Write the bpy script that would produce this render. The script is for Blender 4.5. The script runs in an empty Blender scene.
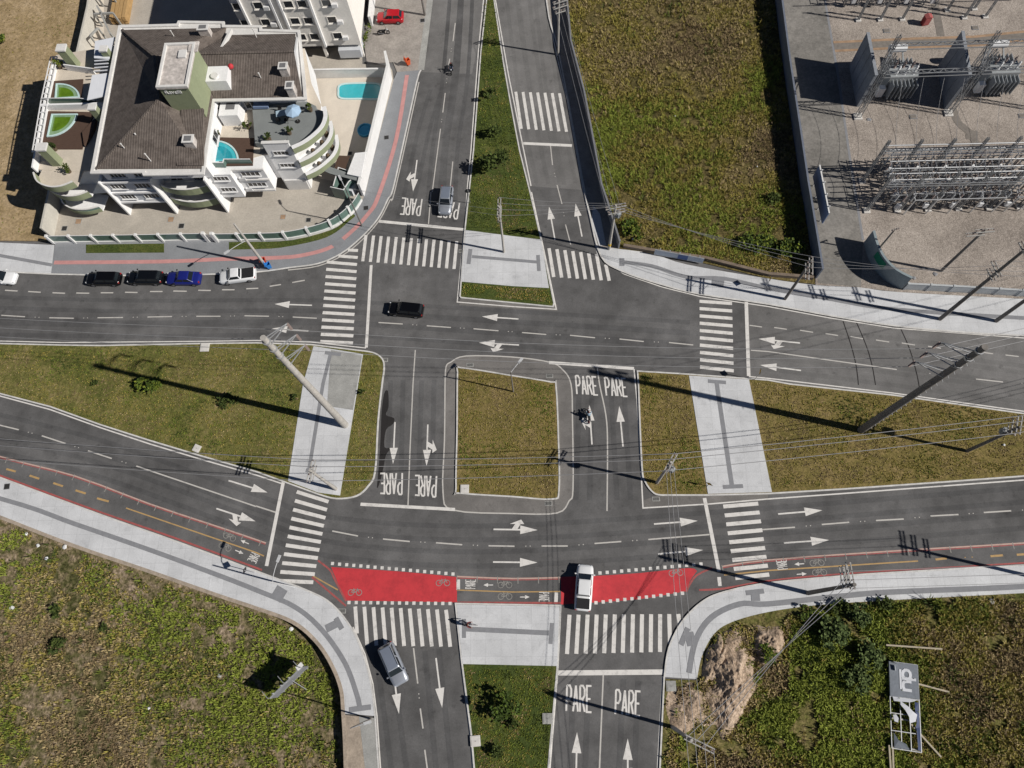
import bpy, bmesh, math, random
import numpy as np
from mathutils import Vector, Matrix
random.seed(7); rng=np.random.default_rng(11)
SC=bpy.context.scene; COL=SC.collection
rad=math.radians
# ---------------------------------------------------------------- camera model (drone at 80 m)
FPX=720.0; CAMH=80.0; NAD=(547.0,640.0)
_n=Vector(((NAD[0]-512)/FPX,-(NAD[1]-384)/FPX,-1.0)).normalized()
_Z=-_n; _X=(Vector((1,0,0))-_Z*_Z.x).normalized(); _Y=_Z.cross(_X)
CR=Matrix((_X,_Y,_Z))
def G(px,py,z=0.0):
    """ground point of the survey photograph's pixel at height z"""
    d=CR@Vector(((px-512)/FPX,-(py-384)/FPX,-1.0))
    s=(z-CAMH)/d.z
    return Vector((d.x*s,d.y*s,z))
def GG(pts,z=0.0): return [G(p[0],p[1],z) for p in pts]
def tl(c,r,*pts): return [(c*256+x/4.0, r*192+y/4.0) for x,y in pts]
def smooth(pts,n=6,closed=False):
    out=[];m=len(pts)
    rngi=range(m) if closed else range(m-1)
    for i in rngi:
        def P(k):
            if closed: return pts[k%m]
            return pts[max(0,min(m-1,k))]
        p0,p1,p2,p3=P(i-1),P(i),P(i+1),P(i+2)
        for k in range(n):
            t=k/n
            out.append(tuple(0.5*((2*p1[a])+(-p0[a]+p2[a])*t+(2*p0[a]-5*p1[a]+4*p2[a]-p3[a])*t*t+(-p0[a]+3*p1[a]-3*p2[a]+p3[a])*t**3) for a in range(len(p1))))
    if not closed: out.append(tuple(pts[-1]))
    return out
# ---------------------------------------------------------------- mesh builder
class MB:
    def __init__(s): s.v=[];s.f=[];s.m=[];s.smooth=[]
    def add(s,vs,fs,mi=0,sm=False):
        o=len(s.v); s.v+= [tuple(v) for v in vs]
        for f in fs: s.f.append(tuple(i+o for i in f)); s.m.append(mi); s.smooth.append(sm)
        return s
    def box(s,c,d,rz=0.0,mi=0,tilt=None):
        hx,hy,hz=d[0]/2,d[1]/2,d[2]/2
        M=Matrix.Rotation(rz,3,'Z')
        if tilt is not None: M=M@tilt
        vs=[Vector(c)+M@Vector((x*hx,y*hy,z*hz)) for x in(-1,1) for y in(-1,1) for z in(-1,1)]
        return s.add(vs,[(0,1,3,2),(4,6,7,5),(0,4,5,1),(2,3,7,6),(0,2,6,4),(1,5,7,3)],mi)
    def bar(s,a,b,w,h=None,mi=0,up=(0,0,1)):
        a=Vector(a);b=Vector(b);h=h or w; d=(b-a)
        if d.length<1e-6: return s
        d.normalize(); u=Vector(up)
        if abs(d.dot(u))>.98: u=Vector((1,0,0))
        x=d.cross(u).normalized();y=x.cross(d)
        vs=[p+x*(i*w/2)+y*(j*h/2) for p in(a,b) for i,j in((-1,-1),(1,-1),(1,1),(-1,1))]
        return s.add(vs,[(3,2,1,0),(4,5,6,7),(0,1,5,4),(1,2,6,5),(2,3,7,6),(3,0,4,7)],mi)
    def tube(s,a,b,r0,r1=None,n=8,mi=0,cap=True):
        a=Vector(a);b=Vector(b);r1=r0 if r1 is None else r1
        d=(b-a).normalized(); u=Vector((0,0,1)) if abs(d.z)<.95 else Vector((1,0,0))
        x=d.cross(u).normalized();y=d.cross(x)
        vs=[];
        for p,r in((a,r0),(b,r1)):
            for k in range(n):
                t=2*math.pi*k/n; vs.append(p+(x*math.cos(t)+y*math.sin(t))*r)
        fs=[(k,n+k,n+(k+1)%n,(k+1)%n) for k in range(n)]
        s.add(vs,fs,mi,True)
        if cap: s.add(vs[:n],[tuple(range(n))],mi); s.add(vs[n:],[tuple(reversed(range(n)))],mi)
        return s
    def path(s,pts,r,n=6,mi=0):
        for a,b in zip(pts[:-1],pts[1:]): s.tube(a,b,r,r,n,mi,True)
        return s
    def prism(s,poly,z0,z1,mi=0,top=None):
        n=len(poly); a=sum(poly[i][0]*poly[(i+1)%n][1]-poly[(i+1)%n][0]*poly[i][1] for i in range(n))
        p=list(poly) if a>0 else list(reversed(poly))
        vs=[(q[0],q[1],z0) for q in p]+[(q[0],q[1],z1) for q in p]
        s.add(vs,[tuple(range(n,2*n))],mi if top is None else top)
        s.add(vs,[tuple(reversed(range(n)))]+[(k,(k+1)%n,n+(k+1)%n,n+k) for k in range(n)],mi)
        return s
    def sheet(s,poly,z,mi=0):
        n=len(poly); a=sum(poly[i][0]*poly[(i+1)%n][1]-poly[(i+1)%n][0]*poly[i][1] for i in range(n))
        p=list(poly) if a>0 else list(reversed(poly))
        return s.add([(q[0],q[1],z) for q in p],[tuple(range(n))],mi)
    def ribbon(s,pts,w,z0,z1=None,mi=0,closed=False,off=0.0):
        """strip of width w along a polyline; a wall when z1 is given"""
        P=[Vector((p[0],p[1])) for p in pts]; n=len(P); L=[];Rr=[]
        for i in range(n):
            a=P[i-1] if (i>0 or closed) else None; b=P[(i+1)%n] if (i<n-1 or closed) else None
            d1=(P[i]-a).normalized() if a is not None and (P[i]-a).length>1e-9 else None
            d2=(b-P[i]).normalized() if b is not None and (b-P[i]).length>1e-9 else None
            d1=d1 or d2; d2=d2 or d1
            n1=Vector((-d1.y,d1.x)); n2=Vector((-d2.y,d2.x)); m=(n1+n2)
            m=m.normalized() if m.length>1e-6 else n1
            k=1/max(.5,m.dot(n1))
            L.append(P[i]+m*k*(w/2+off)); Rr.append(P[i]+m*k*(-w/2+off))
        cnt=n if closed else n-1
        if z1 is None:
            vs=[(q.x,q.y,z0) for q in L]+[(q.x,q.y,z0) for q in Rr]
            return s.add(vs,[(n+i,n+(i+1)%n,(i+1)%n,i) for i in range(cnt)],mi)
        vs=[(q.x,q.y,z) for z in(z0,z1) for qs in(L,Rr) for q in qs]
        fs=[]
        for i in range(cnt):
            j=(i+1)%n
            fs+=[(3*n+i,3*n+j,2*n+j,2*n+i),(i,2*n+i,2*n+j,j)[::-1],(n+i,3*n+i,3*n+j,n+j)[::-1][::-1]]
            fs[-2]=(j,2*n+j,2*n+i,i)[::-1]; fs[-1]=(n+i,n+j,3*n+j,3*n+i)
        if not closed:
            fs+=[(0,n,3*n,2*n),(n-1,3*n-1,4*n-1,2*n-1)]
        return s.add(vs,fs,mi)
    def ball(s,c,r,n=8,m=6,mi=0,sq=(1,1,1)):
        vs=[];fs=[]
        for i in range(m+1):
            ph=math.pi*i/m
            for k in range(n):
                t=2*math.pi*k/n; vs.append((c[0]+r*sq[0]*math.sin(ph)*math.cos(t),c[1]+r*sq[1]*math.sin(ph)*math.sin(t),c[2]+r*sq[2]*math.cos(ph)))
        for i in range(m):
            for k in range(n): fs.append((i*n+k,(i+1)*n+k,(i+1)*n+(k+1)%n,i*n+(k+1)%n))
        return s.add(vs,fs,mi,True)
    def build(s,name,mats,parent=None,loc=None,rz=0.0):
        me=bpy.data.meshes.new(name); me.from_pydata(s.v,[],s.f)
        if not isinstance(mats,(list,tuple)): mats=[mats]
        for m in mats: me.materials.append(m)
        if len(mats)>1: me.polygons.foreach_set('material_index',s.m)
        me.polygons.foreach_set('use_smooth',s.smooth); me.update()
        o=bpy.data.objects.new(name,me); COL.objects.link(o)
        if parent: o.parent=parent
        if loc is not None: o.location=loc
        if rz: o.rotation_euler.z=rz
        return o
def thing(name,label,cat,loc=(0,0,0),rz=0.0,group=None):
    o=bpy.data.objects.new(name,None); COL.objects.link(o); o.empty_display_size=.3
    o.location=loc; o.rotation_euler.z=rz; o['label']=label; o['category']=cat
    if group: o['group']=group
    return o
def tag(o,label,cat,group=None,kind=None):
    o['label']=label; o['category']=cat
    if group: o['group']=group
    if kind: o['kind']=kind
    return o
def struct(name,mb,mat):
    o=mb.build(name,mat); o['kind']='structure'; return o
KIDS={}
def kids(o): return [c for c in COL.objects if c.parent==o]
def dup(o,loc,rz,label=None,cat=None,group=None):
    def cp(a,parent):
        c=a.copy(); COL.objects.link(c)
        if parent: c.parent=parent
        for ch in kids(a): cp(ch,c)
        return c
    c=cp(o,None); c.location=loc; c.rotation_euler.z=rz
    if label: c['label']=label
    if cat: c['category']=cat
    if group: c['group']=group
    return c
# ---------------------------------------------------------------- materials
def mat(name,col,rough=.8,var=.15,scale=3.0,metal=0.0,col2=None,scale2=None,var2=0.0,bump=0.0,bscale=20.0,spec=.3,detail=6.0,stretch=None,trans=0.0,rot=0.0):
    """principled material with two scales of procedural colour variation and optional bump"""
    m=bpy.data.materials.new(name); m.use_nodes=True; nt=m.node_tree; N=nt.nodes; L=nt.links
    b=N['Principled BSDF']; b.inputs['Roughness'].default_value=rough; b.inputs['Metallic'].default_value=metal
    b.inputs['Specular IOR Level'].default_value=spec
    if trans: b.inputs['Transmission Weight'].default_value=trans
    tc=N.new('ShaderNodeTexCoord'); src=tc.outputs['Object']
    if stretch:
        mp=N.new('ShaderNodeMapping'); mp.inputs['Scale'].default_value=stretch; mp.inputs['Rotation'].default_value=(0,0,rot); L.new(src,mp.inputs[0]); src=mp.outputs[0]
    nz=N.new('ShaderNodeTexNoise'); nz.inputs['Scale'].default_value=scale; nz.inputs['Detail'].default_value=detail; nz.inputs['Roughness'].default_value=.65
    L.new(src,nz.inputs['Vector'])
    rp=N.new('ShaderNodeValToRGB'); rp.color_ramp.elements[0].position=.3; rp.color_ramp.elements[1].position=.7
    c=Vector(col); lo=c*(1-var); hi=c*(1+var) if col2 is None else Vector(col2)
    rp.color_ramp.elements[0].color=(*lo,1); rp.color_ramp.elements[1].color=(*hi,1)
    L.new(nz.outputs['Fac'],rp.inputs[0]); out=rp.outputs[0]
    if var2:
        n2=N.new('ShaderNodeTexNoise'); n2.inputs['Scale'].default_value=scale2; n2.inputs['Detail'].default_value=4; L.new(src,n2.inputs['Vector'])
        mr=N.new('ShaderNodeMapRange'); mr.inputs[1].default_value=.3; mr.inputs[2].default_value=.7; mr.inputs[3].default_value=1-var2; mr.inputs[4].default_value=1+var2
        L.new(n2.outputs['Fac'],mr.inputs[0])
        mx=N.new('ShaderNodeVectorMath'); mx.operation='SCALE'; L.new(out,mx.inputs[0]); L.new(mr.outputs[0],mx.inputs['Scale']); out=mx.outputs[0]
    L.new(out,b.inputs['Base Color'])
    if bump:
        n3=N.new('ShaderNodeTexNoise'); n3.inputs['Scale'].default_value=bscale; n3.inputs['Detail'].default_value=5; L.new(src,n3.inputs['Vector'])
        bp=N.new('ShaderNodeBump'); bp.inputs['Strength'].default_value=min(1,bump); bp.inputs['Distance'].default_value=.05; L.new(n3.outputs['Fac'],bp.inputs['Height']); L.new(bp.outputs[0],b.inputs['Normal'])
    return m
def mat_scrub(name,stops,scale=.25,fine=3.0,bump=.8,fmix=.5,ff=.45):
    """patchy ground: large patches picked through a colour ramp, broken up by fine noise"""
    m=bpy.data.materials.new(name); m.use_nodes=True; nt=m.node_tree; N=nt.nodes; L=nt.links
    b=N['Principled BSDF']; b.inputs['Roughness'].default_value=.95; b.inputs['Specular IOR Level'].default_value=.1
    tc=N.new('ShaderNodeTexCoord')
    a=N.new('ShaderNodeTexNoise'); a.inputs['Scale'].default_value=scale; a.inputs['Detail'].default_value=9; a.inputs['Roughness'].default_value=.68; a.inputs['Distortion'].default_value=.4; L.new(tc.outputs['Object'],a.inputs['Vector'])
    f=N.new('ShaderNodeTexNoise'); f.inputs['Scale'].default_value=fine; f.inputs['Detail'].default_value=6; f.inputs['Roughness'].default_value=.75; L.new(tc.outputs['Object'],f.inputs['Vector'])
    mx=N.new('ShaderNodeMix'); mx.inputs[0].default_value=fmix; L.new(a.outputs['Fac'],mx.inputs[2]); L.new(f.outputs['Fac'],mx.inputs[3])
    rp=N.new('ShaderNodeValToRGB'); cr=rp.color_ramp
    while len(cr.elements)<len(stops): cr.elements.new(.5)
    for e,(p,c) in zip(cr.elements,stops): e.position=p; e.color=(*c,1)
    L.new(mx.outputs[0],rp.inputs[0])
    g=N.new('ShaderNodeTexNoise'); g.inputs['Scale'].default_value=fine*3.1; g.inputs['Detail'].default_value=4; L.new(tc.outputs['Object'],g.inputs['Vector'])
    mr=N.new('ShaderNodeMapRange'); mr.inputs[1].default_value=.3; mr.inputs[2].default_value=.7; mr.inputs[3].default_value=1-ff; mr.inputs[4].default_value=1+ff; L.new(g.outputs['Fac'],mr.inputs[0])
    sc=N.new('ShaderNodeVectorMath'); sc.operation='SCALE'; L.new(rp.outputs[0],sc.inputs[0]); L.new(mr.outputs[0],sc.inputs['Scale'])
    L.new(sc.outputs[0],b.inputs['Base Color'])
    if bump:
        bp=N.new('ShaderNodeBump'); bp.inputs['Strength'].default_value=bump; bp.inputs['Distance'].default_value=.25; L.new(f.outputs['Fac'],bp.inputs['Height']); L.new(bp.outputs[0],b.inputs['Normal'])
    return m
M={}
def asphalt(name,base,amp=.12):
    m=bpy.data.materials.new(name); m.use_nodes=True; nt=m.node_tree; N=nt.nodes; L=nt.links
    b=N['Principled BSDF']; b.inputs['Roughness'].default_value=.88; b.inputs['Specular IOR Level'].default_value=.2
    tc=N.new('ShaderNodeTexCoord'); prev=None
    def fac(scale,lo,hi,detail=5,st=(1,1,1),p0=.3,p1=.7):
        mp=N.new('ShaderNodeMapping'); mp.inputs['Scale'].default_value=st; L.new(tc.outputs['Object'],mp.inputs[0])
        n=N.new('ShaderNodeTexNoise'); n.inputs['Scale'].default_value=scale; n.inputs['Detail'].default_value=detail; n.inputs['Roughness'].default_value=.6; L.new(mp.outputs[0],n.inputs['Vector'])
        r=N.new('ShaderNodeMapRange'); r.inputs[1].default_value=p0; r.inputs[2].default_value=p1; r.inputs[3].default_value=lo; r.inputs[4].default_value=hi; L.new(n.outputs['Fac'],r.inputs[0]); return r.outputs[0]
    fs=[fac(.09,1-amp,1+amp),fac(.5,1-amp*.7,1+amp*.7,7),fac(6,.9,1.1,3),fac(60,.85,1.15,2),fac(.35,1,1.35,8,(1,1,1),.62,.8),fac(.9,1,.70,6,(1,1,1),.60,.72),fac(3.2,1,.72,4,(1,1,1),.66,.74)]
    o=fs[0]
    for k in fs[1:]:
        mm=N.new('ShaderNodeMath'); mm.operation='MULTIPLY'; L.new(o,mm.inputs[0]); L.new(k,mm.inputs[1]); o=mm.outputs[0]
    v=N.new('ShaderNodeVectorMath'); v.operation='SCALE'; v.inputs[0].default_value=base; L.new(o,v.inputs['Scale']); L.new(v.outputs[0],b.inputs['Base Color'])
    return m
def worn_paint(name,col,asph=(.07,.068,.068),wear=.42,scale=1.8):
    """road paint with worn patches showing the asphalt"""
    m=bpy.data.materials.new(name); m.use_nodes=True; nt=m.node_tree; N=nt.nodes; L=nt.links
    b=N['Principled BSDF']; b.inputs['Roughness'].default_value=.7; b.inputs['Specular IOR Level'].default_value=.25
    tc=N.new('ShaderNodeTexCoord')
    a=N.new('ShaderNodeTexNoise'); a.inputs['Scale'].default_value=scale; a.inputs['Detail'].default_value=10; a.inputs['Roughness'].default_value=.8; L.new(tc.outputs['Object'],a.inputs['Vector'])
    rp=N.new('ShaderNodeValToRGB'); e=rp.color_ramp.elements; e[0].position=wear-.12; e[1].position=wear+.1; e[0].color=(*[asph[i]*.55+col[i]*.45 for i in range(3)],1); e[1].color=(*col,1)
    L.new(a.outputs['Fac'],rp.inputs[0]); L.new(rp.outputs[0],b.inputs['Base Color'])
    return m
def paved(name,col):
    """cast concrete with faint slab joints and water stains"""
    m=mat(name,col,.85,.13,.28,var2=.07,scale2=7,bump=.1); nt=m.node_tree; N=nt.nodes; L=nt.links; b=N['Principled BSDF']; src=b.inputs['Base Color'].links[0].from_socket
    tc=N.new('ShaderNodeTexCoord'); br=N.new('ShaderNodeTexBrick'); br.offset=0; br.inputs['Scale'].default_value=1; br.inputs['Brick Width'].default_value=1.6; br.inputs['Row Height'].default_value=1.6; br.inputs['Mortar Size'].default_value=.022; br.inputs['Mortar Smooth'].default_value=.3
    br.inputs['Color1'].default_value=(1,1,1,1); br.inputs['Color2'].default_value=(.93,.93,.93,1); br.inputs['Mortar'].default_value=(.80,.80,.80,1); L.new(tc.outputs['Object'],br.inputs['Vector'])
    st=N.new('ShaderNodeTexNoise'); st.inputs['Scale'].default_value=.9; st.inputs['Detail'].default_value=9; st.inputs['Roughness'].default_value=.75; L.new(tc.outputs['Object'],st.inputs['Vector']); mr=N.new('ShaderNodeMapRange'); mr.inputs[1].default_value=.28; mr.inputs[2].default_value=.46; mr.inputs[3].default_value=.78; mr.inputs[4].default_value=1; L.new(st.outputs['Fac'],mr.inputs[0])
    x=N.new('ShaderNodeVectorMath'); x.operation='MULTIPLY'; L.new(src,x.inputs[0]); L.new(br.outputs['Color'],x.inputs[1]); y=N.new('ShaderNodeVectorMath'); y.operation='SCALE'; L.new(x.outputs[0],y.inputs[0]); L.new(mr.outputs[0],y.inputs['Scale']); L.new(y.outputs[0],b.inputs['Base Color']); return m
M['road']=asphalt('road_asphalt',(.119,.117,.117),.30)
M['road_old']=asphalt('older_grey_asphalt',(.170,.166,.163),.22)
M['road_dusty']=asphalt('dusty_gutter_asphalt',(.175,.166,.158),.24)
M['road_wear']=asphalt('wheel_worn_asphalt',(.099,.098,.099),.32)
M['road_oldwear']=asphalt('wheel_worn_old_asphalt',(.152,.149,.146),.22)
M['road_dark']=asphalt('near_black_asphalt',(.028,.026,.026),.15)
M['road_new']=asphalt('fresh_asphalt',(.05,.049,.05),.08)
M['white']=worn_paint('white_road_paint',(.70,.68,.65),wear=.40,scale=1.3)
M['thinwhite']=worn_paint('thin_white_line_paint',(.52,.50,.47),wear=.38)
M['faint']=worn_paint('faded_white_paint',(.30,.29,.27),wear=.45)
M['yellow']=worn_paint('yellow_line_paint',(.46,.30,.13),wear=.4)
M['red']=worn_paint('red_cycle_crossing_paint',(.57,.05,.06),asph=(.26,.028,.036),wear=.46,scale=.7)
M['redline']=worn_paint('red_line_paint',(.40,.10,.095),wear=.46)
M['pinkline']=worn_paint('pinkish_line_paint',(.52,.36,.31),wear=.40)
M['pale']=paved('pale_concrete',(.585,.595,.61))
M['paleold']=mat('old_grey_concrete',(.33,.33,.315),.9,.18,.8,var2=.12,scale2=7)
M['greywalk']=mat('blue_grey_paver_walk',(.235,.245,.26),.9,.10,.5,var2=.10,scale2=8)
M['tactile']=mat('dark_tactile_tile',(.235,.24,.255),.9,.10,2,var2=.08,scale2=12)
M['pinktile']=mat('pink_tactile_tile',(.52,.26,.25),.9,.12,1.2)
M['kerb']=mat('kerb_concrete',(.58,.57,.55),.85,.18,1.3,var2=.1,scale2=7)
M['kerbbrown']=mat('earth_stained_kerb',(.36,.30,.24),.95,.25,.9,var2=.15,scale2=6)
M['lawn']=mat_scrub('median_lawn',[(.33,(.07,.082,.023)),(.45,(.115,.118,.033)),(.56,(.18,.16,.056)),(.66,(.31,.24,.13))],.22,1.6,.5,.45,.38)
M['lawndry']=mat_scrub('dry_median_lawn',[(.33,(.10,.092,.027)),(.46,(.165,.135,.045)),(.58,(.225,.17,.07)),(.70,(.32,.24,.13))],.3,1.8,.5,.5,.38)
M['lawngreen']=mat_scrub('green_lawn',[(.35,(.04,.062,.016)),(.5,(.072,.092,.024)),(.62,(.115,.12,.035)),(.72,(.24,.185,.095))],.22,1.7,.5,.4,.38)
M['scrub']=mat_scrub('dry_scrub_ground',[(.38,(.045,.052,.016)),(.46,(.105,.10,.04)),(.53,(.22,.175,.105)),(.60,(.36,.28,.205)),(.70,(.44,.36,.28))],.13,1.3,.9,.55,.5)
M['scrubgreen']=mat_scrub('green_scrub_ground',[(.35,(.045,.058,.016)),(.46,(.115,.115,.033)),(.56,(.20,.165,.07)),(.68,(.31,.245,.14))],.16,1.5,.9,.5,.5)
M['drylot']=mat_scrub('bare_brown_lot',[(.34,(.20,.145,.07)),(.46,(.31,.23,.125)),(.56,(.40,.30,.18)),(.68,(.48,.38,.25))],.16,1.1,.5,.45,.25)
M['fieldgrass']=mat_scrub('field_ground',[(.35,(.05,.045,.017)),(.46,(.105,.088,.034)),(.56,(.17,.135,.055)),(.68,(.25,.195,.10))],.11,1.6,.9,.5,.5)
M['dirt']=mat_scrub('bare_earth',[(.34,(.20,.145,.10)),(.47,(.39,.295,.215)),(.64,(.55,.435,.335))],.35,1.6,.8,.5,.4)
M['gravel']=mat_scrub('substation_gravel',[(.34,(.17,.148,.13)),(.45,(.28,.245,.215)),(.56,(.38,.335,.295)),(.7,(.48,.43,.385))],.12,2.6,.4,.45,.38)
M['yardconc']=mat_scrub('stained_yard_concrete',[(.34,(.13,.125,.115)),(.48,(.20,.19,.175)),(.62,(.27,.255,.235))],.2,1.4,.1,.4,.15)
M['beige']=mat('beige_paving',(.42,.385,.335),.9,.12,.4,var2=.10,scale2=5)
M['cream']=mat('cream_pool_terrace_tile',(.62,.56,.48),.85,.07,.6,var2=.05,scale2=6)
M['driveway']=mat('old_driveway_paver',(.30,.275,.25),.9,.2,.6,var2=.15,scale2=5)
# ================================================================ THE SETTING
def flat(name,pts,z,m): 
    mb=MB(); mb.sheet(GG(pts,z),z); return struct(name,mb,m)
def slab(name,pts,z0,z1,m):
    mb=MB(); mb.prism(GG(pts,z1),z0,z1); return struct(name,mb,m)
ground=MB(); ground.sheet([(-700,-500),(700,-500),(700,900),(-700,900)],-.9); struct('ground',ground,M['scrub'])
ret=smooth([(-220,436),(-100,478),(0,517),(75,546),(150,571.5),(220,596),(256,608),(293,622),(316,641),(331,663),(341,688),(343.5,713),(346,768),(348,900)],5)
slab('road',[(-220,-140),(1260,-140),(1260,900)]+[(348,900)]+ret[::-1][1:],-.95,0,M['road'])
# older, greyer asphalt on the upper roads
flat('old_asphalt',[(421,72),(472,74),(487,0),(494,-130),(440,-130),(427,12)],.004,M['road_old'])
flat('old_asphalt',[(495,-130),(495,0),(508,75),(528.5,186),(584,190),(569,137),(557,92),(546,0),(540,-130)],.004,M['road_old'])
flat('old_asphalt',smooth([(746,301),(768,305.5),(830,318),(893,328),(955,334),(1024,338),(1260,350)],4)+smooth([(1260,445),(1024,411),(893,394),(790,383),(749,377)],4),.004,M['road_old'])
flat('gutter_asphalt',smooth([(445,384),(446,367),(451,362),(466,356),(512,357),(549,362),(562,369),(571,384),(572.5,420),(573,489),(569,501),(557,513),(512,513.5),(453,510),(443,492),(443.5,440)],3,True),.004,M['road_dusty'])
flat('gutter_asphalt',[(644,500),(656,496),(707,496),(768,494.5),(768,499),(709,504),(644,508)],.004,M['road_dusty'])
flat('gutter_asphalt',[(461,296),(557,304),(558,311),(459,305)],.004,M['road_dusty'])
# ---- raised slabs -------------------------------------------------
ZK=.14
def island(name,outline,m,kw=.17,kerbmat='kerb',z=ZK):
    P=GG(outline,z)
    mb=MB(); mb.prism(P,-.05,z-.03); o=struct(name,mb,m)
    kb=MB(); kb.ribbon(P,kw,-.04,z,closed=True,off=0.0); struct('kerb',kb,M[kerbmat]); return o
center=smooth([(457,430),(457.5,372),(460,367.5),(512,375.5),(551,382),(556,386),(558.5,440),(559,490),(552,499),(512,496.5),(460,493),(456,488)],4,True)
island('median_lawn',center,M['lawndry'])
left_med=[(-200,347),(0,343.5),(62,345),(100,345.5),(200,343.5),(256,342.8),(311,344.5),(356,350)]+smooth([(356,350),(373,352.5),(382,358.5),(384,368),(382,384),(378,421),(375,471),(368,486),(356,496),(336,498.5),(318,494)],4)[1:]+[(281,480.5),(256,471.5),(200,455.5),(150,440.5),(100,424.5),(50,406.5),(0,393.5),(-90,371),(-200,356)]
island('median_lawn',left_med,M['lawn'])
right_med=[(637.5,371),(687,374),(768,380),(790,384),(893,395),(1024,413.5),(1260,444),(1260,440+20),(1024,476),(943,482),(843,489),(768,493.5),(707,495),(662,495)]+smooth([(662,495),(654,493),(645.5,482),(642,466),(638.5,384)],4)[1:]
island('median_lawn',right_med,M['lawndry'])
top_med=[(486,-130),(486.5,0),(481,50),(473.5,150),(469,192),(465,229),(460,296),(461,297.5),(553,306.5),(554,303),(541,239),(530,192),(519.5,150),(510,100),(503,60),(494,0),(490,-130)]
island('median_lawn',top_med,M['lawngreen'])
bot_med=[(455.5,603.5),(462,663),(471.5,736),(476,790),(482,900),(540,900),(547,790),(549,760),(557,671),(560.5,605.5)]
island('median_lawn',bot_med,M['lawngreen'])
def pad(name,pts,m='pale',z=ZK+.012): return slab(name,pts,.0,z,M[m])
pad('pavement',[(313.5,346),(363,354),(340,495.5),(318,492.5),(288,481),(303,384)])
flat('old_concrete_patch',[(331,350),(362,355.5),(353,410),(327,406)],ZK+.016,M['paleold'])
pad('pavement',[(689,375.5),(749,379.5),(772,492),(708,493.8)])
pad('pavement',[(465.5,230),(512,236),(541,239.5),(549,288),(512,286),(461,281.5)])
pad('pavement',[(456.5,604.5),(559.5,606.5),(557,666),(512,665),(462.5,664)])
def strip(name,pts,w,z,m,sm=0):
    if sm: pts=smooth(pts,sm)
    mb=MB(); mb.ribbon(GG(pts,z),w,z); return struct(name,mb,M[m])
ZT=ZK+.018
strip('tactile_strip',[(331,352),(323,384),(309,470)],.42,ZT+.004,'tactile'); strip('tactile_strip',[(325,352.5),(341,354.5)],.45,ZT+.008,'tactile')
strip('tactile_strip',[(306,470),(314,472)],.45,ZT+.008,'tactile')
strip('tactile_strip',[(716.5,382),(732,486)],.5,ZT,'tactile'); strip('tactile_strip',[(708,381),(726,382.5)],.45,ZT+.004,'tactile'); strip('tactile_strip',[(723,487),(743,486)],.45,ZT+.004,'tactile')
strip('tactile_strip',[(472,256.5),(537,262)],.42,ZT,'tactile'); strip('tactile_strip',[(470.5,249),(468.5,264)],.5,ZT+.004,'tactile'); strip('tactile_strip',[(538,255),(539,271)],.45,ZT+.004,'tactile')
strip('tactile_strip',[(466,629),(549,633)],.5,ZT,'tactile'); strip('tactile_strip',[(464,619),(464,638)],.42,ZT+.004,'tactile'); strip('tactile_strip',[(552,623),(550.5,644)],.42,ZT+.004,'tactile')
# ---- lower left sidewalk with retaining edge
inner=smooth([(-220,412),(-100,441),(0,477.5),(100,514.5),(175,541),(256,571),(306,590),(331,603.5),(351,627.5),(363,654),(371,684),(375,716)],5)
swl=inner+[(344.5,713.5)]+ret[::-1][6:]
pad('pavement',swl,'pale',ZK)
strip('kerb_face',inner,.18,ZK+.012,'kerb')
strip('tactile_strip',[(-200,448),(0,498.5),(75,524),(150,550),(215,574),(256,590),(295,607),(322,630),(345,663),(357,695),(360,709)],.5,ZT,'tactile',5)
strip('tactile_strip',[(349,710),(371,707)],.5,ZT+.004,'tactile'); strip('tactile_strip',[(274,591),(284,597)],1.4,ZT+.004,'tactile'); strip('tactile_strip',[(326,629),(340,622)],.8,ZT+.004,'tactile'); strip('tactile_strip',[(336,618),(342,629)],.55,ZT+.008,'tactile')
slab('dirt_verge',[(344.5,715),(375,718),(379,768),(384,900),(349,900),(347,768)],0,.12,M['kerbbrown'])
slab('old_pavement',[(359,716.5),(374,718),(378,768),(383,900),(370,900),(365,768)],0,.13,M['paleold'])
strip('kerb_face',[(375,716),(378.5,768),(384,900)],.18,.15,'kerb')
# ---- lower right sidewalk and lot
rin=smooth([(664.5,677),(669,648),(682,622),(702,602),(724,592),(768,583),(843,576),(893,572.5),(1024,565),(1260,551)],5)
rout=smooth([(697,679),(702,656),(714,634),(732,622),(768,612),(818,605),(893,600),(1024,593),(1260,580)],5)
pad('pavement',rin+rout[::-1],'pale',ZK)
strip('kerb_face',rin,.18,ZK+.012,'kerb')
strip('tactile_strip',[(689,673),(696,640),(712,617),(740,604),(768,604),(843,596),(893,592),(1024,586.5),(1200,575)],.55,ZT,'tactile',5)
strip('tactile_strip',[(681,645),(688,628)],.55,ZT+.004,'tactile'); strip('tactile_strip',[(686,640),(695,638)],1.3,ZT+.008,'tactile'); strip('tactile_strip',[(746,593),(764,591)],.5,ZT+.004,'tactile'); strip('tactile_strip',[(755,591),(756,601)],.9,ZT+.008,'tactile')
lotbr=[(664.5,679),(697,680.5)]+rout[1:]+[(1260,900),(652,900),(660,768)]
slab('terrain',lotbr,-.9,.12,M['scrubgreen'])
strip('kerb_face',[(664.3,677),(660,768),(652,900)],.16,.13,'kerb')
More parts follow.
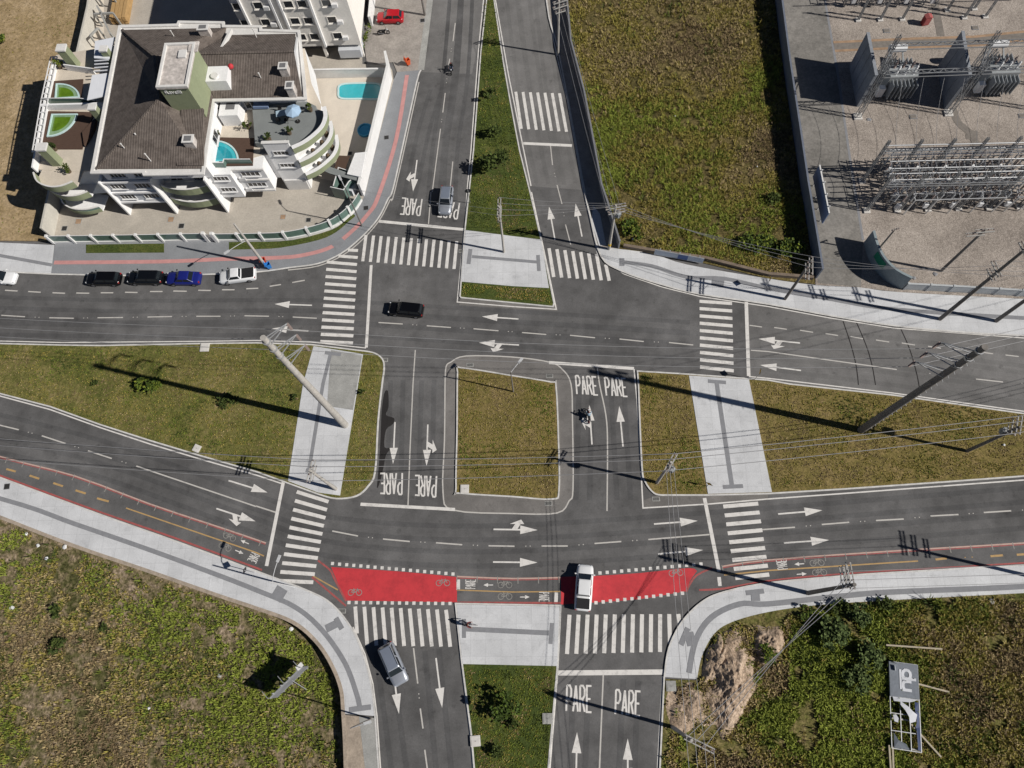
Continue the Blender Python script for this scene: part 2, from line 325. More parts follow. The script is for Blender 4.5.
# ---- upper left: white and blue grey sidewalks
slab('pavement',[(-200,240),(0,242.5),(54,245),(51,274),(0,271.5),(-200,268)],0,ZK,M['pale'])
strip('tactile_strip',[(-150,245),(0,255.5),(52,265)],.45,ZT,'tactile')
kerbUL=smooth([(51,274),(130,275.5),(200,274.5),(256,272),(290,267.5),(318,263.5),(341,253.5),(361,237.5),(378,218.5),(388,199),(393,189),(404,140),(417,81),(421,70)],4)
fenceUL=smooth([(55,243.5),(130,242.5),(207,241),(256,241),(293,239.5),(331,229.5),(353,214),(364,196.5),(371,168),(382,124),(393.5,80)],4)
slab('sidewalk',kerbUL+[(397,72)]+fenceUL[::-1],0,ZK,M['greywalk'])
strip('kerb_face',[(-200,268),(0,271.5)]+kerbUL,.2,ZK+.012,'kerb')
strip('tactile_strip',[(54,262.5),(162,261.5),(225,259),(281,257.5),(306,254.5),(331,247),(351,232),(368,214),(378,197),(396,140),(407,75)],.55,ZT,'pinktile',5)
strip('tactile_strip',[(334,247),(343,239)],1.0,ZT+.004,'tactile')
slab('grass_verge',[(86,244.5),(164,243.5),(164,252.5),(86,253)],0,ZK+.03,M['lawngreen'])
slab('grass_verge',[(229,242)]+smooth([(256,241.8),(293,240),(331,230),(345,221),(352,214.5),(355,216),(349,221),(336,232),(318,240),(281,247.5),(256,249)],3)+[(229,249.5)],0,ZK+.03,M['lawngreen'])
slab('driveway',[(372,-130),(440,-130),(430,0),(421,70),(397,72),(393,62),(367,64),(362,30)],0,.10,M['driveway'])
strip('kerb_face',[(440,-130),(430,0),(421,70)],.9,.106,'paleold')
slab('vacant_lot',[(-220,-140),(100,-140),(87,0),(52,241),(0,240.5),(-220,238)],0,.15,M['drylot'])
# ---- upper right
kerbUR=smooth([(538,-130),(546.5,0),(557,45),(568,100),(583.5,185),(590,215),(601,256),(622,271),(662,284.5),(700,294),(768,304),(830,315.5),(893,325.5),(955,331.5),(1024,335.5),(1260,346)],4)
upUR=smooth([(611,248),(652,253.5),(687,264.5),(768,278.5),(815.5,285),(860.5,287.5),(898,292),(1024,299),(1260,312)],4)
i0=min(range(len(kerbUR)),key=lambda i:abs(kerbUR[i][1]-246)+(kerbUR[i][0]>620)*999)
slab('pavement',kerbUR[i0:]+upUR[::-1],0,ZK,M['pale'])
wallL=[(556,-130),(564,-20),(570.5,50),(583.5,100),(591,140),(600.5,192),(606.5,210),(618.5,249)]
slab('sidewalk',kerbUR[:i0+1]+[(611,248),(618.5,249)]+wallL[::-1][1:],0,.12,M['driveway'])
strip('kerb_face',kerbUR,.2,ZK+.012,'kerb')
slab('pavement',[(591.5,222),(599,246),(606,245),(600,214),(593,205)],0,ZK+.01,M['pale'])
strip('tactile_strip',[(622,262),(652,266),(687,277),(724,278.5),(768,288),(830,299),(893,309),(1024,318),(1200,326)],.5,ZT,'tactile',4)
strip('tactile_strip',[(622,258),(622,266)],.6,ZT+.004,'tactile'); strip('tactile_strip',[(712,281),(724,283)],1.2,ZT+.004,'tactile')
wallR=[(757,-130),(775,0),(784.5,75),(795.5,150),(801.5,192),(811,250),(815.5,279)]
slab('terrain',wallL+[(622,249),(652,253.5),(704,263),(768,278.5),(815,284)]+wallR[::-1][1:],0,.12,M['fieldgrass'])
slab('terrain',wallR+[(815.5,285),(860.5,287.5),(898,292),(1024,299),(1260,312),(1260,-140)],0,.13,M['gravel'])
flat('yard_concrete',[(762,-120),(779,0),(787,75),(799,150),(811,222),(818,283),(861,287),(863,240),(850.5,162),(838,75),(825,0),(810,-120)],.136,M['yardconc'])
strip('yard_gutter',[(810,-120),(825,0),(838,75),(850.5,162),(863,240)],.3,.142,'tactile')
M['cableduct']=mat('cable_duct_cover',(.20,.18,.16),.9,.2,2)
M['rust']=mat('rusty_earth_edge',(.34,.23,.15),.95,.25,1.2)
strip('cable_duct',[(834,46.5),(910,43),(975,41),(1024,36),(1200,25)],1.9,.142,'rust'); strip('cable_duct',[(834,46.5),(910,43),(975,41),(1024,36),(1200,25)],1.1,.147,'cableduct')
strip('cable_duct',[(932,-60),(934,0),(941,36)],1.0,.15,'cableduct'); strip('cable_duct',[(953,108),(958,122),(971,134),(979,150),(985,158)],.95,.15,'cableduct',4)
strip('cable_duct',[(966,134),(978,136)],1.5,.154,'cableduct')
_k=0
for pts,m in [([(459,-60),(449,70),(438,150),(432,222)],'road_wear'),([(470,-60),(463,70),(452,150),(449,222)],'road_wear'),([(436,90),(424,130),(412,185),(403,220)],'road_wear'),
 ([(507,-40),(524,90),(542,182)],'road_oldwear'),([(519,-40),(536,90),(554,183)],'road_oldwear'),([(536,-40),(552,90),(570,184)],'road_oldwear'),
 ([(-40,301),(130,306),(320,306),(480,315),(690,328)],'road_wear'),([(-40,312),(130,317),(320,316),(480,325),(690,338)],'road_wear'),([(-40,328),(130,331),(320,329),(480,338),(690,353)],'road_wear'),
 ([(760,330),(900,345),(1040,362)],'road_oldwear'),([(760,345),(900,362),(1040,381)],'road_oldwear'),([(760,362),(900,380),(1040,398)],'road_oldwear'),
 ([(-40,412),(100,447),(250,500),(330,524),(480,533),(690,521),(1060,492)],'road_wear'),([(-40,437),(100,470),(250,524),(330,549),(480,559),(690,547),(1060,518)],'road_wear'),
 ([(397,380),(394,500)],'road_wear'),([(428,380),(425,500)],'road_wear'),([(583,500),(586,380)],'road_wear'),([(624,500),(617,380)],'road_wear'),
 ([(383,650),(402,790)],'road_wear'),([(432,650),(446,790)],'road_wear'),([(577,790),(581,680)],'road_wear'),([(626,790),(631,680)],'road_wear')]:
    for o in(-.75,.75):
        mb=MB(); mb.ribbon(GG(smooth(pts,5),.005),.55,.0048+.0001*_k,off=o); struct('wheel_wear',mb,M[m]); _k+=1
# ================================================================ road markings
ZM=.010
def road_line(name,pts,w,m='white',z=ZM,sm=0): return strip(name,pts,w,z,m,sm)
def dashes(segs,w=.13,m='thinwhite',z=ZM):
    mb=MB()
    for a,b in segs: mb.ribbon(GG([a,b],z),w,z)
    for (a,b),(c,d) in zip(segs[:-1],segs[1:]):
        p=G(*b,z);q=G(*c,z); L=(q-p).length
        if 2<L<9:
            for u in(.42,.58): s=p.lerp(q,u); mb.sheet([(s.x-.055,s.y-.05),(s.x+.055,s.y-.05),(s.x+.055,s.y+.05),(s.x-.055,s.y+.05)],z+.006)
    return struct('lane_line',mb,M[m])
def zebra(tops,bots,w,clip=None):
    mb=MB()
    for a,b in zip(tops,bots): mb.ribbon(GG([a,b],ZM+.004),w,ZM+.004)
    return struct('crosswalk',mb,M['white'])
def lin(a,b,n): return [(a[0]+(b[0]-a[0])*i/(n-1),a[1]+(b[1]-a[1])*i/(n-1)) for i in range(n)]
t=lin((397,122),(760,135),11); b=lin((408,277),(777,283),11); b[0]=(404,230)
zebra(tl(1,3,*t),tl(1,3,*b),.40)
t=lin((230,155),(665,152),13); b=lin((220,312),(629,303),12)+[(672,196)]; b[-2]=(632,272)
zebra(tl(2,3,*t),tl(2,3,*b),.42)
l=lin((163,431),(90,787),11); r=lin((290,471),(229,793),11); zebra(tl(1,2,*l),tl(1,2,*r),.40)
l=lin((845,490),(893,776),9); r=lin((985,478),(1029,762),9); zebra(tl(2,2,*l),tl(2,2,*r),.42)
L=[(368,232),(330,256)]+lin((283,280),(257,598),12); R=[(408,234),(407,262)]+lin((404,290),(388,604),12); zebra(tl(1,1,*L),tl(1,1,*R),.42)
zebra(tl(1,1,*lin((440,172),(803,197),13)),tl(1,1,*lin((427,277),(792,308),13)),.40)
zebra(tl(2,1,*(lin((148,225),(338,248),7)+[(375,290)])),tl(2,1,*(lin((167,340),(357,353),7)+[(389,355)])),.42)
zebra(tl(2,1,*lin((750,437),(752,700),10)),tl(2,1,*lin((880,446),(887,715),10)),.42)
zebra(tl(2,0,*lin((15,367),(190,373),7)),tl(2,0,*lin((37,515),(218,527),7)),.40)
for a,b,w in [((371.2,265),(366.3,347.5),.36),((379,221.2),(464,229.5),.40),((704.5,498),(719,571.5),.40),((283.5,481),(266.5,566),.40),((746.2,302),(748.7,376),.42),((523,143.3),(572,145.5),.42),((360.5,504.2),(455,509.5),.36),((558,673),(664,672),.5),((549,362.5),(634,368.5),.38),((213.5+0,0),(213.5,0),.1)][:-1]:
    struct('stop_line',MB().ribbon(GG([a,b],ZM+.006),w,ZM+.006),M['white'])
road_line('edge_line',[(445,384),(446,367),(451,362),(466,356),(512,357),(549,362),(562,369),(571,384),(572.5,420),(573,489),(569,501),(557,513),(512,513.5),(453,510),(443,492),(444.5,440)]+[(445,384)],.15,'thinwhite',ZM,4)
# lane lines
dashes([*(tuple(tl(1,0,a,b)) for a,b in [((797,92),(788,165)),((775,235),(768,275)),((757,372),(747,450)),((738,515),(705,768))])]+[((431,192),(428.5,224))],.13)
dashes([((452.8,161.5),(450,190)),((550.5,145.5),(552.5,165)),((557,377-192),(562,204)),((565.5,224.5),(570.7,244.5))],.13)
dashes([*(tuple(tl(0,1,a,b)) for a,b in [((5,493),(100,499)),((197,503),(295,505)),((390,503),(492,502)),((590,500),(688,498)),((785,497),(882,497)),((978,495),(1076,497))])]+[*(tuple(tl(1,1,a,b)) for a,b in [((147,500),(243,505)),((490,522),(587,528)),((683,535),(780,542)),((870,547),(970,555))])]+[*(tuple(tl(2,1,a,b)) for a,b in [((40,562),(137,570)),((232,573),(332,583)),((430,588),(527,598)),((628,602),(725,612)),((955,633),(1024,638))])]+[*(tuple(tl(3,1,a,b)) for a,b in [((0,638),(515,710)),((832,748),(940,760)),((1120,772),(1230,784))])],.14)
dashes([*(tuple(tl(2,1,a,b)) for a,b in [((950,533),(1000,540))])]+[*(tuple(tl(3,1,a,b)) for a,b in [((25,542),(75,549)),((128,553),(180,561)),((230,566),(280,574)),((330,578),(380,587)),((432,592),(485,600)),((535,604),(588,612)),((640,617),(692,625)),((745,628),(795,636)),((850,640),(900,647)),((950,652),(1003,658)),((1050,663),(1100,669))])],.13)
dashes([*(tuple(tl(0,1,a,b)) for a,b in [((20,393),(70,396)),((113,398),(163,401)),((210,403),(260,405)),((305,404),(357,405)),((403,403),(453,403)),((500,401),(550,402)),((600,398),(650,398)),((693,396),(747,397)),((793,393),(843,394)),((888,391),(938,391)),((985,387),(1033,385))])]+[*(tuple(tl(1,1,a,b)) for a,b in [((55,377),(100,370)),((145,362),(195,353))])],.16)
dashes([*(tuple(tl(0,2,a,b)) for a,b in [((-20,160),(75,183)),((167,207),(262,238)),((352,267),(447,298)),((545,328),(1024,490))])]+[*(tuple(tl(1,2,a,b)) for a,b in [((0,488),(78,513)),((305,588),(408,608)),((508,620),(615,630)),((720,635),(825,643)),((930,647),(1034,649))])]+[*(tuple(tl(2,2,a,b)) for a,b in [((118,648),(223,648)),((330,638),(437,630)),((545,622),(790,602))])]+[*(tuple(tl(3,2,a,b)) for a,b in [((-30,583),(108,573)),((215,562),(325,553)),((432,546),(543,540)),((650,528),(762,522)),((863,514),(973,507)),((1080,500),(1190,493))])],.15)
road_line('lane_line',[(415.3,350),(413,384),(410,450),(408,505)],.14,'thinwhite')
road_line('lane_line',[(597,364),(599.5,384),(606,416),(607.5,446),(607,511)],.15,'thinwhite',ZM,4)
dashes([*(tuple(tl(1,3,a,b)) for a,b in [((630,288),(647,430)),((657,530),(668,610)),((675,695),(685,770))])],.15)
road_line('lane_line',tl(2,3,(365,397),(350,768),(346,860)),.15,'thinwhite')
# edge lines along the kerbs
road_line('edge_line',[(488,-130),(483.5,0),(478.5,50),(471,150),(467,192),(465,229)],.15); road_line('edge_line',[(464,231),(457.2,302),(512,306.5),(556.3,309.3),(541.5,239),(531.5,192)],.14)
road_line('edge_line',[(491,-130),(495.5,0),(508.5,75),(531,186)],.15)
road_line('edge_line',[(538,-130),(545.5,0),(556,52),(567,100),(583,190),(598,256)],.15)
road_line('edge_line',[(455,603.5),(461,663),(470.2,736),(475,800)],.13); road_line('edge_line',[(560.8,606),(557.8,671),(550,768),(544,860)],.13)
road_line('edge_line',[(662.5,676),(657.5,768),(651,880)],.14); road_line('edge_line',[(353,627),(365,654),(373,684),(377,716),(380.5,768),(385,850)],.13)
road_line('edge_line',[(634,369),(637,400),(641,470),(643,508),(709,504),(768,499),(843,493.5),(943,486),(1024,480),(1200,466)],.15)
road_line('edge_line',[(-150,362),(0,396),(50,409.5),(100,427.5),(150,444),(200,459),(256,475),(283,484)],.15)
road_line('edge_line',[(-150,344),(0,341),(62,342.5),(200,341.3),(256,340.5),(311,342),(366,348)],.13)
road_line('edge_line',[(749,376.5),(768,378.3),(893,393),(1024,411.3),(1200,434)],.14)
road_line('edge_line',smooth([(288,270),(318,266),(343,255),(363,239),(379.5,220),(390,200),(395,190),(419,82)],4),.15,'thinwhite')
road_line('edge_line',[(604,260),(624,274),(662,287),(700,296.5),(768,306.5),(830,318),(893,328),(1024,338),(1200,346)],.13)
# arrows
def arrow(tail,tip,hook=None,hl=1.9,hw=.95,w=.17):
    a=G(*tail,ZM+.004);b=G(*tip,ZM+.004); d=(b-a); L=d.length; d.normalize(); n=Vector((-d.y,d.x,0)); z=ZM+.004
    mb=MB(); e=b-d*hl
    mb.sheet([a+n*w/2,a-n*w/2,e-n*w/2,e+n*w/2],z); mb.sheet([e-n*hw/2,b,e+n*hw/2],z)
    if hook:
        s=hook; m=a+d*(L*.42); q=[m+d*.0+n*s*w/2, m+d*.9+n*s*w/2]
        mb.sheet([m+n*s*w/2,m+d*.35+n*s*.62,m-d*.25+n*s*.62,m+d*.75+n*s*1.12+d*.25,m+d*1.35+n*s*.62,m+d*.95+n*s*.62,m+d*.6+n*s*w/2],z+.002)
    return struct('arrow_marking',mb,M['white'])
arrow((417,160),(413,191.5),-1); arrow((555,240),(549,206.5)); arrow((582,236.5),(575.5,203.5))
arrow((312,305.3),(274.5,304)); arrow((518.5,319),(482,316.5)); arrow((519,345),(479,342.7),1); arrow((308.5,331),(272,328.5))
arrow((800,343),(758.5,338.8),1); arrow((801,370.5),(760,365))
arrow((228.5,480.5),(267.5,492.5)); arrow((216.3,508.5),(255.5,521.3),-1)
arrow((493.5,529.3),(537.5,530),1); arrow((493,562),(537.5,562.5))
arrow((654,524),(697.7,520.8)); arrow((658,554),(703,550)); arrow((778,514),(822.3,510.3)); arrow((784,543),(829,540))
arrow((395,422),(393,464)); arrow((427.8,424.5),(426.5,466),1)
arrow((623,446.5),(619.2,406)); arrow((592,444.5),(589.3,405),1)
arrow((394.7,682),(399,714),None); arrow((436,658),(442.2,708))
arrow((575.8,790),(577,732)); arrow((627.8,792),(627.7,738.5)); road_line('arrow_marking',[(631,768),(633,790)],.3)
# PARE lettering
GLY={'P':[[(0,0),(0,1)],[(0,1),(.6,1),(.95,.85),(.95,.6),(.6,.46),(0,.46)]],'A':[[(0,0),(.5,1)],[(.5,1),(1,0)],[(.2,.3),(.8,.3)]],'R':[[(0,0),(0,1)],[(0,1),(.6,1),(.95,.87),(.95,.63),(.6,.5),(0,.5)],[(.45,.5),(1,0)]],'E':[[(1,0),(0,0),(0,1),(1,1)],[(0,.5),(.8,.5)]],
 'd':[[(1,0),(1,1)],[(1,.16),(.8,.03),(.5,0),(.2,.06),(.02,.2),(0,.34),(.06,.5),(.25,.6),(.5,.63),(.8,.6),(1,.48)]],'u':[[(0,.62),(0,.22),(.1,.07),(.35,0),(.65,.0),(1,.1)],[(1,.62),(1,0)]],'m':[[(0,0),(0,.62)],[(0,.55),(.3,.62),(.5,.5),(.5,0)],[(.5,.5),(.8,.62),(1,.5),(1,0)]]}
def lettering(word,quad,sw,z,name='word_marking',m='white',kind=True,gap=.42,mapf=None):
    """quad = pixel corners: bottom-left, bottom-right, top-right, top-left of the word"""
    P=GG(quad,z) if mapf is None else None; n=len(word); cw=1/(n+gap*(n-1)); mb=MB()
    for i,ch in enumerate(word):
        for k,st in enumerate(GLY[ch]):
            pts=[]
            for x,y in st:
                u=(i*(1+gap)+x)*cw
                if mapf is None:
                    lo=P[0].lerp(P[1],u); hi=P[3].lerp(P[2],u); pts.append(lo.lerp(hi,y))
                else: pts.append(mapf(u,y))
            if mapf is None: mb.ribbon(pts,sw,z+.0015*k+.0004*i)
    return struct(name,mb,M[m]) if kind else mb
Z6=ZM+.004
lettering('PARE',tl(2,3,(217,540),(318,545),(318,440),(220,437)),.19,Z6)
lettering('PARE',tl(2,3,(413,552),(512,560),(514,462),(416,455)),.19,Z6)
lettering('PARE',[(577,394),(598,395),(596,377),(575.5,375.5)],.19,Z6)
lettering('PARE',[(606.5,395.5),(627.5,396.5),(625.5,378.5),(604.5,377.5)],.19,Z6)
lettering('PARE',tl(1,2,(585,356),(497,358),(497,437),(583,442)),.19,Z6)
lettering('PARE',tl(1,2,(722,368),(636,366),(636,444),(718,452)),.19,Z6)
lettering('PARE',tl(1,1,(664,28),(584,24),(576,88),(655,94)),.19,Z6)
lettering('PARE',[(459.5,203),(440,200.5),(437.5,216.5),(457,219)],.19,Z6)
# cycle lane
def cyc_border(pts,inner_sign):
    mb=MB(); P=GG(smooth(pts,3),ZM); mb.ribbon(P,.15,ZM); struct('edge_line',mb,M['pinkline'])
    m2=MB(); m2.ribbon(P,.10,ZM,off=inner_sign*.15); struct('edge_line',m2,M['redline'])
    m3=MB(); acc=0.; 
    for a,b in zip(P[:-1],P[1:]):
        L=(b-a).length; d=(b-a).normalized(); nn=Vector((-d.y,d.x,0))*inner_sign
        while acc<L:
            q=a+d*acc; m3.ribbon([q-nn*.15,q+nn*.55],.10,ZM+.003); acc+=2.2
        acc-=L
    struct('edge_line',m3,M['faint'])
cyc_border([(-150,413),(0,456.5),(75,476),(150,504),(225,529),(266,543)],-1)
cyc_border([(457,576.5),(512,578.5),(561,577.5)],-1)
cyc_border([(722,566.5),(768,560),(893,551),(1024,543),(1200,530)],-1)
for pts in ([(-150,421),(0,475.5),(100,512),(175,538),(262,570)],[(312,577),(325,588),(346,606)],[(318,560.5),(330,570),(334,578),(346,601)],[(457,602.5),(561,603)],[(712,568),(697,575),(690,584),(686,592)],[(699,590),(724,588.5),(768,581),(843,574),(1024,563),(1200,550)]):
    road_line('edge_line',pts,.2,'redline',ZM,3)
road_line('lane_line',[(126,508),(256,552.5),(264,556)],.14,'yellow'); road_line('lane_line',[(313,576),(338,590)],.14,'yellow'); road_line('lane_line',[(457,590),(512,592),(560,591.5)],.12,'yellow'); road_line('lane_line',[(724,575),(768,570.5),(918,561)],.14,'yellow')
dashes([((a*.25,384+c*.25),(b*.25,384+d*.25)) for a,c,b,d in [(25,340,63,350),(118,366,157,379),(213,396,252,409),(302,425,343,438),(388,457,435,470)]]+[((768+a*.25,384+c*.25),(768+b*.25,384+d*.25)) for a,c,b,d in [(670,702,715,697),(890,689,940,685),(995,683,1040,680)]],.22,'yellow')
flat('cycle_crossing',smooth([(331,567),(400,571.5),(457,577)],3)+[(457,602.3),(346,600.5)]+smooth([(346,600.5),(340,588),(331,567)],3)[1:-1],.0095,M['red'])
flat('cycle_crossing',[(561,576.8),(594,576)]+smooth([(594,576),(640,573),(688,568),(697,571)],3)[1:]+smooth([(697,571),(690,581),(686.5,591)],3)[1:]+smooth([(686.5,591),(640,599),(593,602.5),(561,604.5)],3)[1:],.0095,M['red'])
def squares(a,b,n):
    mb=MB()
    for p in lin(a,b,n):
        q=G(*p,ZM); mb.sheet([(q.x-.17,q.y-.17),(q.x+.17,q.y-.17),(q.x+.17,q.y+.17),(q.x-.17,q.y+.17)],ZM)
    struct('edge_line',mb,M['white'])
squares((332.5,563.5),(453,574),18); squares((349,602.5),(450,603.5),15); squares((600,573),(701,564),15); squares((596,602.7),(682.5,593.2),13)
for a,b in [((458.3,579.5),(458.3,590)),((556.5,592.5),(556,602)),((719,577),(720,586))]: road_line('stop_line',[a,b],.38)
def bike_mark(p,ang,s=.72):
    c=G(*p,ZM+.004); mb=MB(); R2=Matrix.Rotation(ang,2)
    def q(x,y): v=R2@Vector((x*s,y*s)); return (c.x+v.x,c.y+v.y)
    for x in(-.62,.62): mb.ribbon([q(x+.42*math.cos(t*math.pi/6),.42*math.sin(t*math.pi/6)) for t in range(12)],.07,ZM+.004,closed=True)
    for k,l in enumerate(([(-.62,0),(-.2,.45),(.38,.45),(.0,0),(-.62,0)],[(.62,0),(.38,.45),(.3,.62)],[(0,0),(-.25,.6)])): mb.ribbon([q(*a) for a in l],.07,ZM+.006+.002*k)
    struct('bicycle_marking',mb,M['faint'])
def small_arrow(p,ang):
    c=G(*p,ZM+.004); d=Vector((math.cos(ang),math.sin(ang))); n=Vector((-d.y,d.x)); mb=MB(); c=Vector((c.x,c.y))
    mb.sheet([c-d*.55+n*.05,c-d*.55-n*.05,c-n*.05,c+n*.05],ZM+.004); mb.sheet([c-n*.2,c+d*.5,c+n*.2],ZM+.004); struct('arrow_marking',mb,M['white'])
aL=rad(-22)
bike_mark((229.5,537),aL); bike_mark((225,547),aL); small_arrow((244.5,542),aL+math.pi); small_arrow((239.5,552),aL)
bike_mark((355,592.5),0); bike_mark((443,583),0); bike_mark((505,585),0); bike_mark((505,596.5),0); small_arrow((488,585),math.pi); small_arrow((525,597),0)
bike_mark((676,573),.1); bike_mark((817,563),.06); bike_mark((819.5,572.5),.06); small_arrow((799,564),math.pi+.06); small_arrow((802,574),.06)
# tiny PARE words in the cycle lane, turned a quarter
def small_word(p,ang,h=1.05,w=.95):
    c=G(*p,ZM); c=Vector((c.x,c.y)); u=Vector((math.cos(ang),math.sin(ang))); v=Vector((-u.y,u.x)); n=4; gap=.35; cw=1/(n+gap*(n-1)); mb=MB()
    for i,ch in enumerate('PARE'):
        for k,st in enumerate(GLY[ch]):
            mb.ribbon([c+u*(((i*(1+gap)+x)*cw-.5)*w)+v*((y-.5)*h) for x,y in st],.07,ZM+.004+.001*k)
    struct('word_marking',mb,M['white'])
small_word((470.5,584),rad(90)); small_word((544,597),rad(-90)); small_word((253.5,558),rad(-112)); small_word((782,564.5),rad(94))
flat('dark_patch',smooth([(384,394),(388,391),(388.5,407),(386,415),(394,418),(393,424),(386,430),(384.5,447),(391,448),(386,455),(383,470),(380,482),(377,488),(378.5,470),(380.5,440),(381.5,415)],3,True),.0095,M['road_dark'])  # irregular near-black patch along the kerb
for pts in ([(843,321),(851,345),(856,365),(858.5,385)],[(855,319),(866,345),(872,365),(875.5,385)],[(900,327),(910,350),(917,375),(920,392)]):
    mb=MB(); mb.ribbon(GG(smooth(pts,4),.009),.12,.0092); struct('dark_line',mb,M['road_dark'])  # thin near-black curved ribbons across the lanes
# drains
M['drain']=mat('dark_drain_grate',(.03,.03,.03),.8,.2,4)
M['boxconc']=mat('manhole_concrete',(.60,.58,.55),.9,.12,2)
# ================================================================ vegetation
def poly_sample(pts,n,z):
    P=np.array([(p.x,p.y) for p in GG(pts,z)]); lo=P.min(0);hi=P.max(0); out=np.zeros((0,2))
    while len(out)<n:
        q=lo+rng.random((int(n*2.2)+50,2))*(hi-lo); ins=np.zeros(len(q),bool); j=len(P)-1
        for i in range(len(P)):
            c=((P[i,1]>q[:,1])!=(P[j,1]>q[:,1])); 
            with np.errstate(divide='ignore',invalid='ignore'):
                c&=q[:,0]<(P[j,0]-P[i,0])*(q[:,1]-P[i,1])/(P[j,1]-P[i,1])+P[i,0]
            ins^=c; j=i
        out=np.vstack([out,q[ins]])
    return out[:n]
def vnoise(xy,scale,seed):
    r=np.random.default_rng(seed); T=r.random((64,64)); p=xy*scale+1000; i=np.floor(p).astype(int); f=p-i; f=f*f*(3-2*f)
    a=T[i[:,0]%64,i[:,1]%64];b=T[(i[:,0]+1)%64,i[:,1]%64];c=T[i[:,0]%64,(i[:,1]+1)%64];d=T[(i[:,0]+1)%64,(i[:,1]+1)%64]
    return (a*(1-f[:,0])+b*f[:,0])*(1-f[:,1])+(c*(1-f[:,0])+d*f[:,0])*f[:,1]
def blades(xy,z,h,spread,nb,wd,mats,mi):
    """tufts: nb tapered blades each, leaning outwards. xy (n,2), h (n,), mi (n,) material per tuft"""
    n=len(xy); ang=rng.random((n,nb))*2*math.pi; lean=(.25+.9*rng.random((n,nb)))*spread[:,None]; hh=h[:,None]*(.55+.6*rng.random((n,nb)))
    bx=xy[:,0,None]+np.cos(ang)*spread[:,None]*.2; by=xy[:,1,None]+np.sin(ang)*spread[:,None]*.2
    tx=bx+np.cos(ang)*lean; ty=by+np.sin(ang)*lean
    px=-np.sin(ang);py=np.cos(ang); w=(wd[:,None]*(.6+.8*rng.random((n,nb))))
    mx=bx*.45+tx*.55;my=by*.45+ty*.55
    z0=np.full_like(bx,z)
    A=np.stack([bx-px*w*.5,by-py*w*.5,z0],-1);B=np.stack([bx+px*w*.5,by+py*w*.5,z0],-1)
    Cc=np.stack([mx+px*w*.5,my+py*w*.5,z+hh*.8],-1);D=np.stack([mx-px*w*.5,my-py*w*.5,z+hh*.8],-1)
    E=np.stack([tx,ty,z+hh],-1)
    V=np.stack([A,B,Cc,D,E],2).reshape(-1,3); k=n*nb; base=np.arange(k)*5
    return V,k,np.repeat(mi,nb)
def tuft_object(name,label,cat,parts,mats,kind='stuff'):
    Vs=[];ms=[];k=0
    for V,c,m in parts: Vs.append(V);ms.append(m);k+=c
    V=np.vstack(Vs);mi=np.concatenate(ms); me=bpy.data.meshes.new(name)
    me.vertices.add(len(V)); me.vertices.foreach_set('co',V.ravel().astype(np.float32))
    b=np.arange(k)*5
    loops=np.stack([b,b+1,b+2,b+3,b+3,b+2,b+4],1).ravel().astype(np.int32)
    me.loops.add(len(loops)); me.loops.foreach_set('vertex_index',loops)
    me.polygons.add(2*k); st=np.stack([np.arange(k)*7,np.arange(k)*7+4],1).ravel().astype(np.int32); me.polygons.foreach_set('loop_start',st)
    for m in mats: me.materials.append(m)
    me.polygons.foreach_set('material_index',np.repeat(mi,2).astype(np.int32)); me.update(calc_edges=True); me.validate()
    o=bpy.data.objects.new(name,me); COL.objects.link(o); 
    return tag(o,label,cat,kind=kind)
def leafmat(name,c,v=.25): return mat(name,c,.8,v,1.5,spec=.15)
LM=[leafmat('olive_grass_blade',(.285,.24,.062)),leafmat('straw_grass_blade',(.37,.29,.145)),leafmat('green_grass_blade',(.15,.185,.032)),leafmat('dark_weed_leaf',(.065,.09,.022)),leafmat('brown_dead_stalk',(.21,.155,.085)),leafmat('bright_weed_leaf',(.225,.265,.045))]
def field(name,label,cat,pts,z,n,hr,sp,wd,nb,probs,noise=.12,seed=3,gap=0.0,gs=None,bias=()):
    xy=poly_sample(pts,n,z); v=vnoise(xy,noise,seed)*.6+vnoise(xy,noise*3.7,seed+1)*.4
    if gap: g1,g2=gs or (noise*2,noise*6); xy=xy[(vnoise(xy,g1,seed+5)*.5+vnoise(xy,g2,seed+6)*.5)>gap]; v=vnoise(xy,noise,seed)*.6+vnoise(xy,noise*3.7,seed+1)*.4
    n=len(xy); cum=np.cumsum(probs)/np.sum(probs); t=(v-.5)*1.75+.5+(rng.random(n)-.5)*.6
    for bx_,by_,br_,ba_ in bias: q=G(bx_,by_,z); t=t+ba_*np.exp(-((xy[:,0]-q.x)**2+(xy[:,1]-q.y)**2)/br_**2)
    t=np.clip(t,0,.9999); mi=np.searchsorted(cum,t)
    order=field.order
    h=hr[0]+(hr[1]-hr[0])*rng.random(n)**2; h*=(.6+.8*v)
    return tuft_object(name,label,cat,[blades(xy,z,h,h*sp,nb,np.full(n,wd),LM,np.array(order)[mi])],LM)
field.order=[4,1,0,2,3,5]
fieldpoly=[(566,-60),(572,48),(586,100),(593,138),(602,190),(608,210),(621,247),(652,251),(704,260),(768,275),(810,278),(806,215),(799,190),(794,150),(781,75),(773,0),(765,-60)]
field('tall_grass','knee high olive and straw grass filling the walled field','grass',fieldpoly,.12,52000,(.12,.42),1.1,.046,6,[.16,.26,.48,.06,.02,.02],.10,3,.36,(.6,1.5),[(640,200,9,.06),(600,130,2.5,.3),(590,90,2.2,.3),(607,180,2.2,.3),(578,40,2.2,.3),(640,122,2.6,.32),(725,130,3,.32),(745,245,5,.5),(780,235,4,.5),(765,190,3,.35),(760,55,3,.25),(690,60,6,-.35),(700,100,4,-.3),(610,150,3,-.1),(690,170,4,-.2),(625,20,4,.12)])
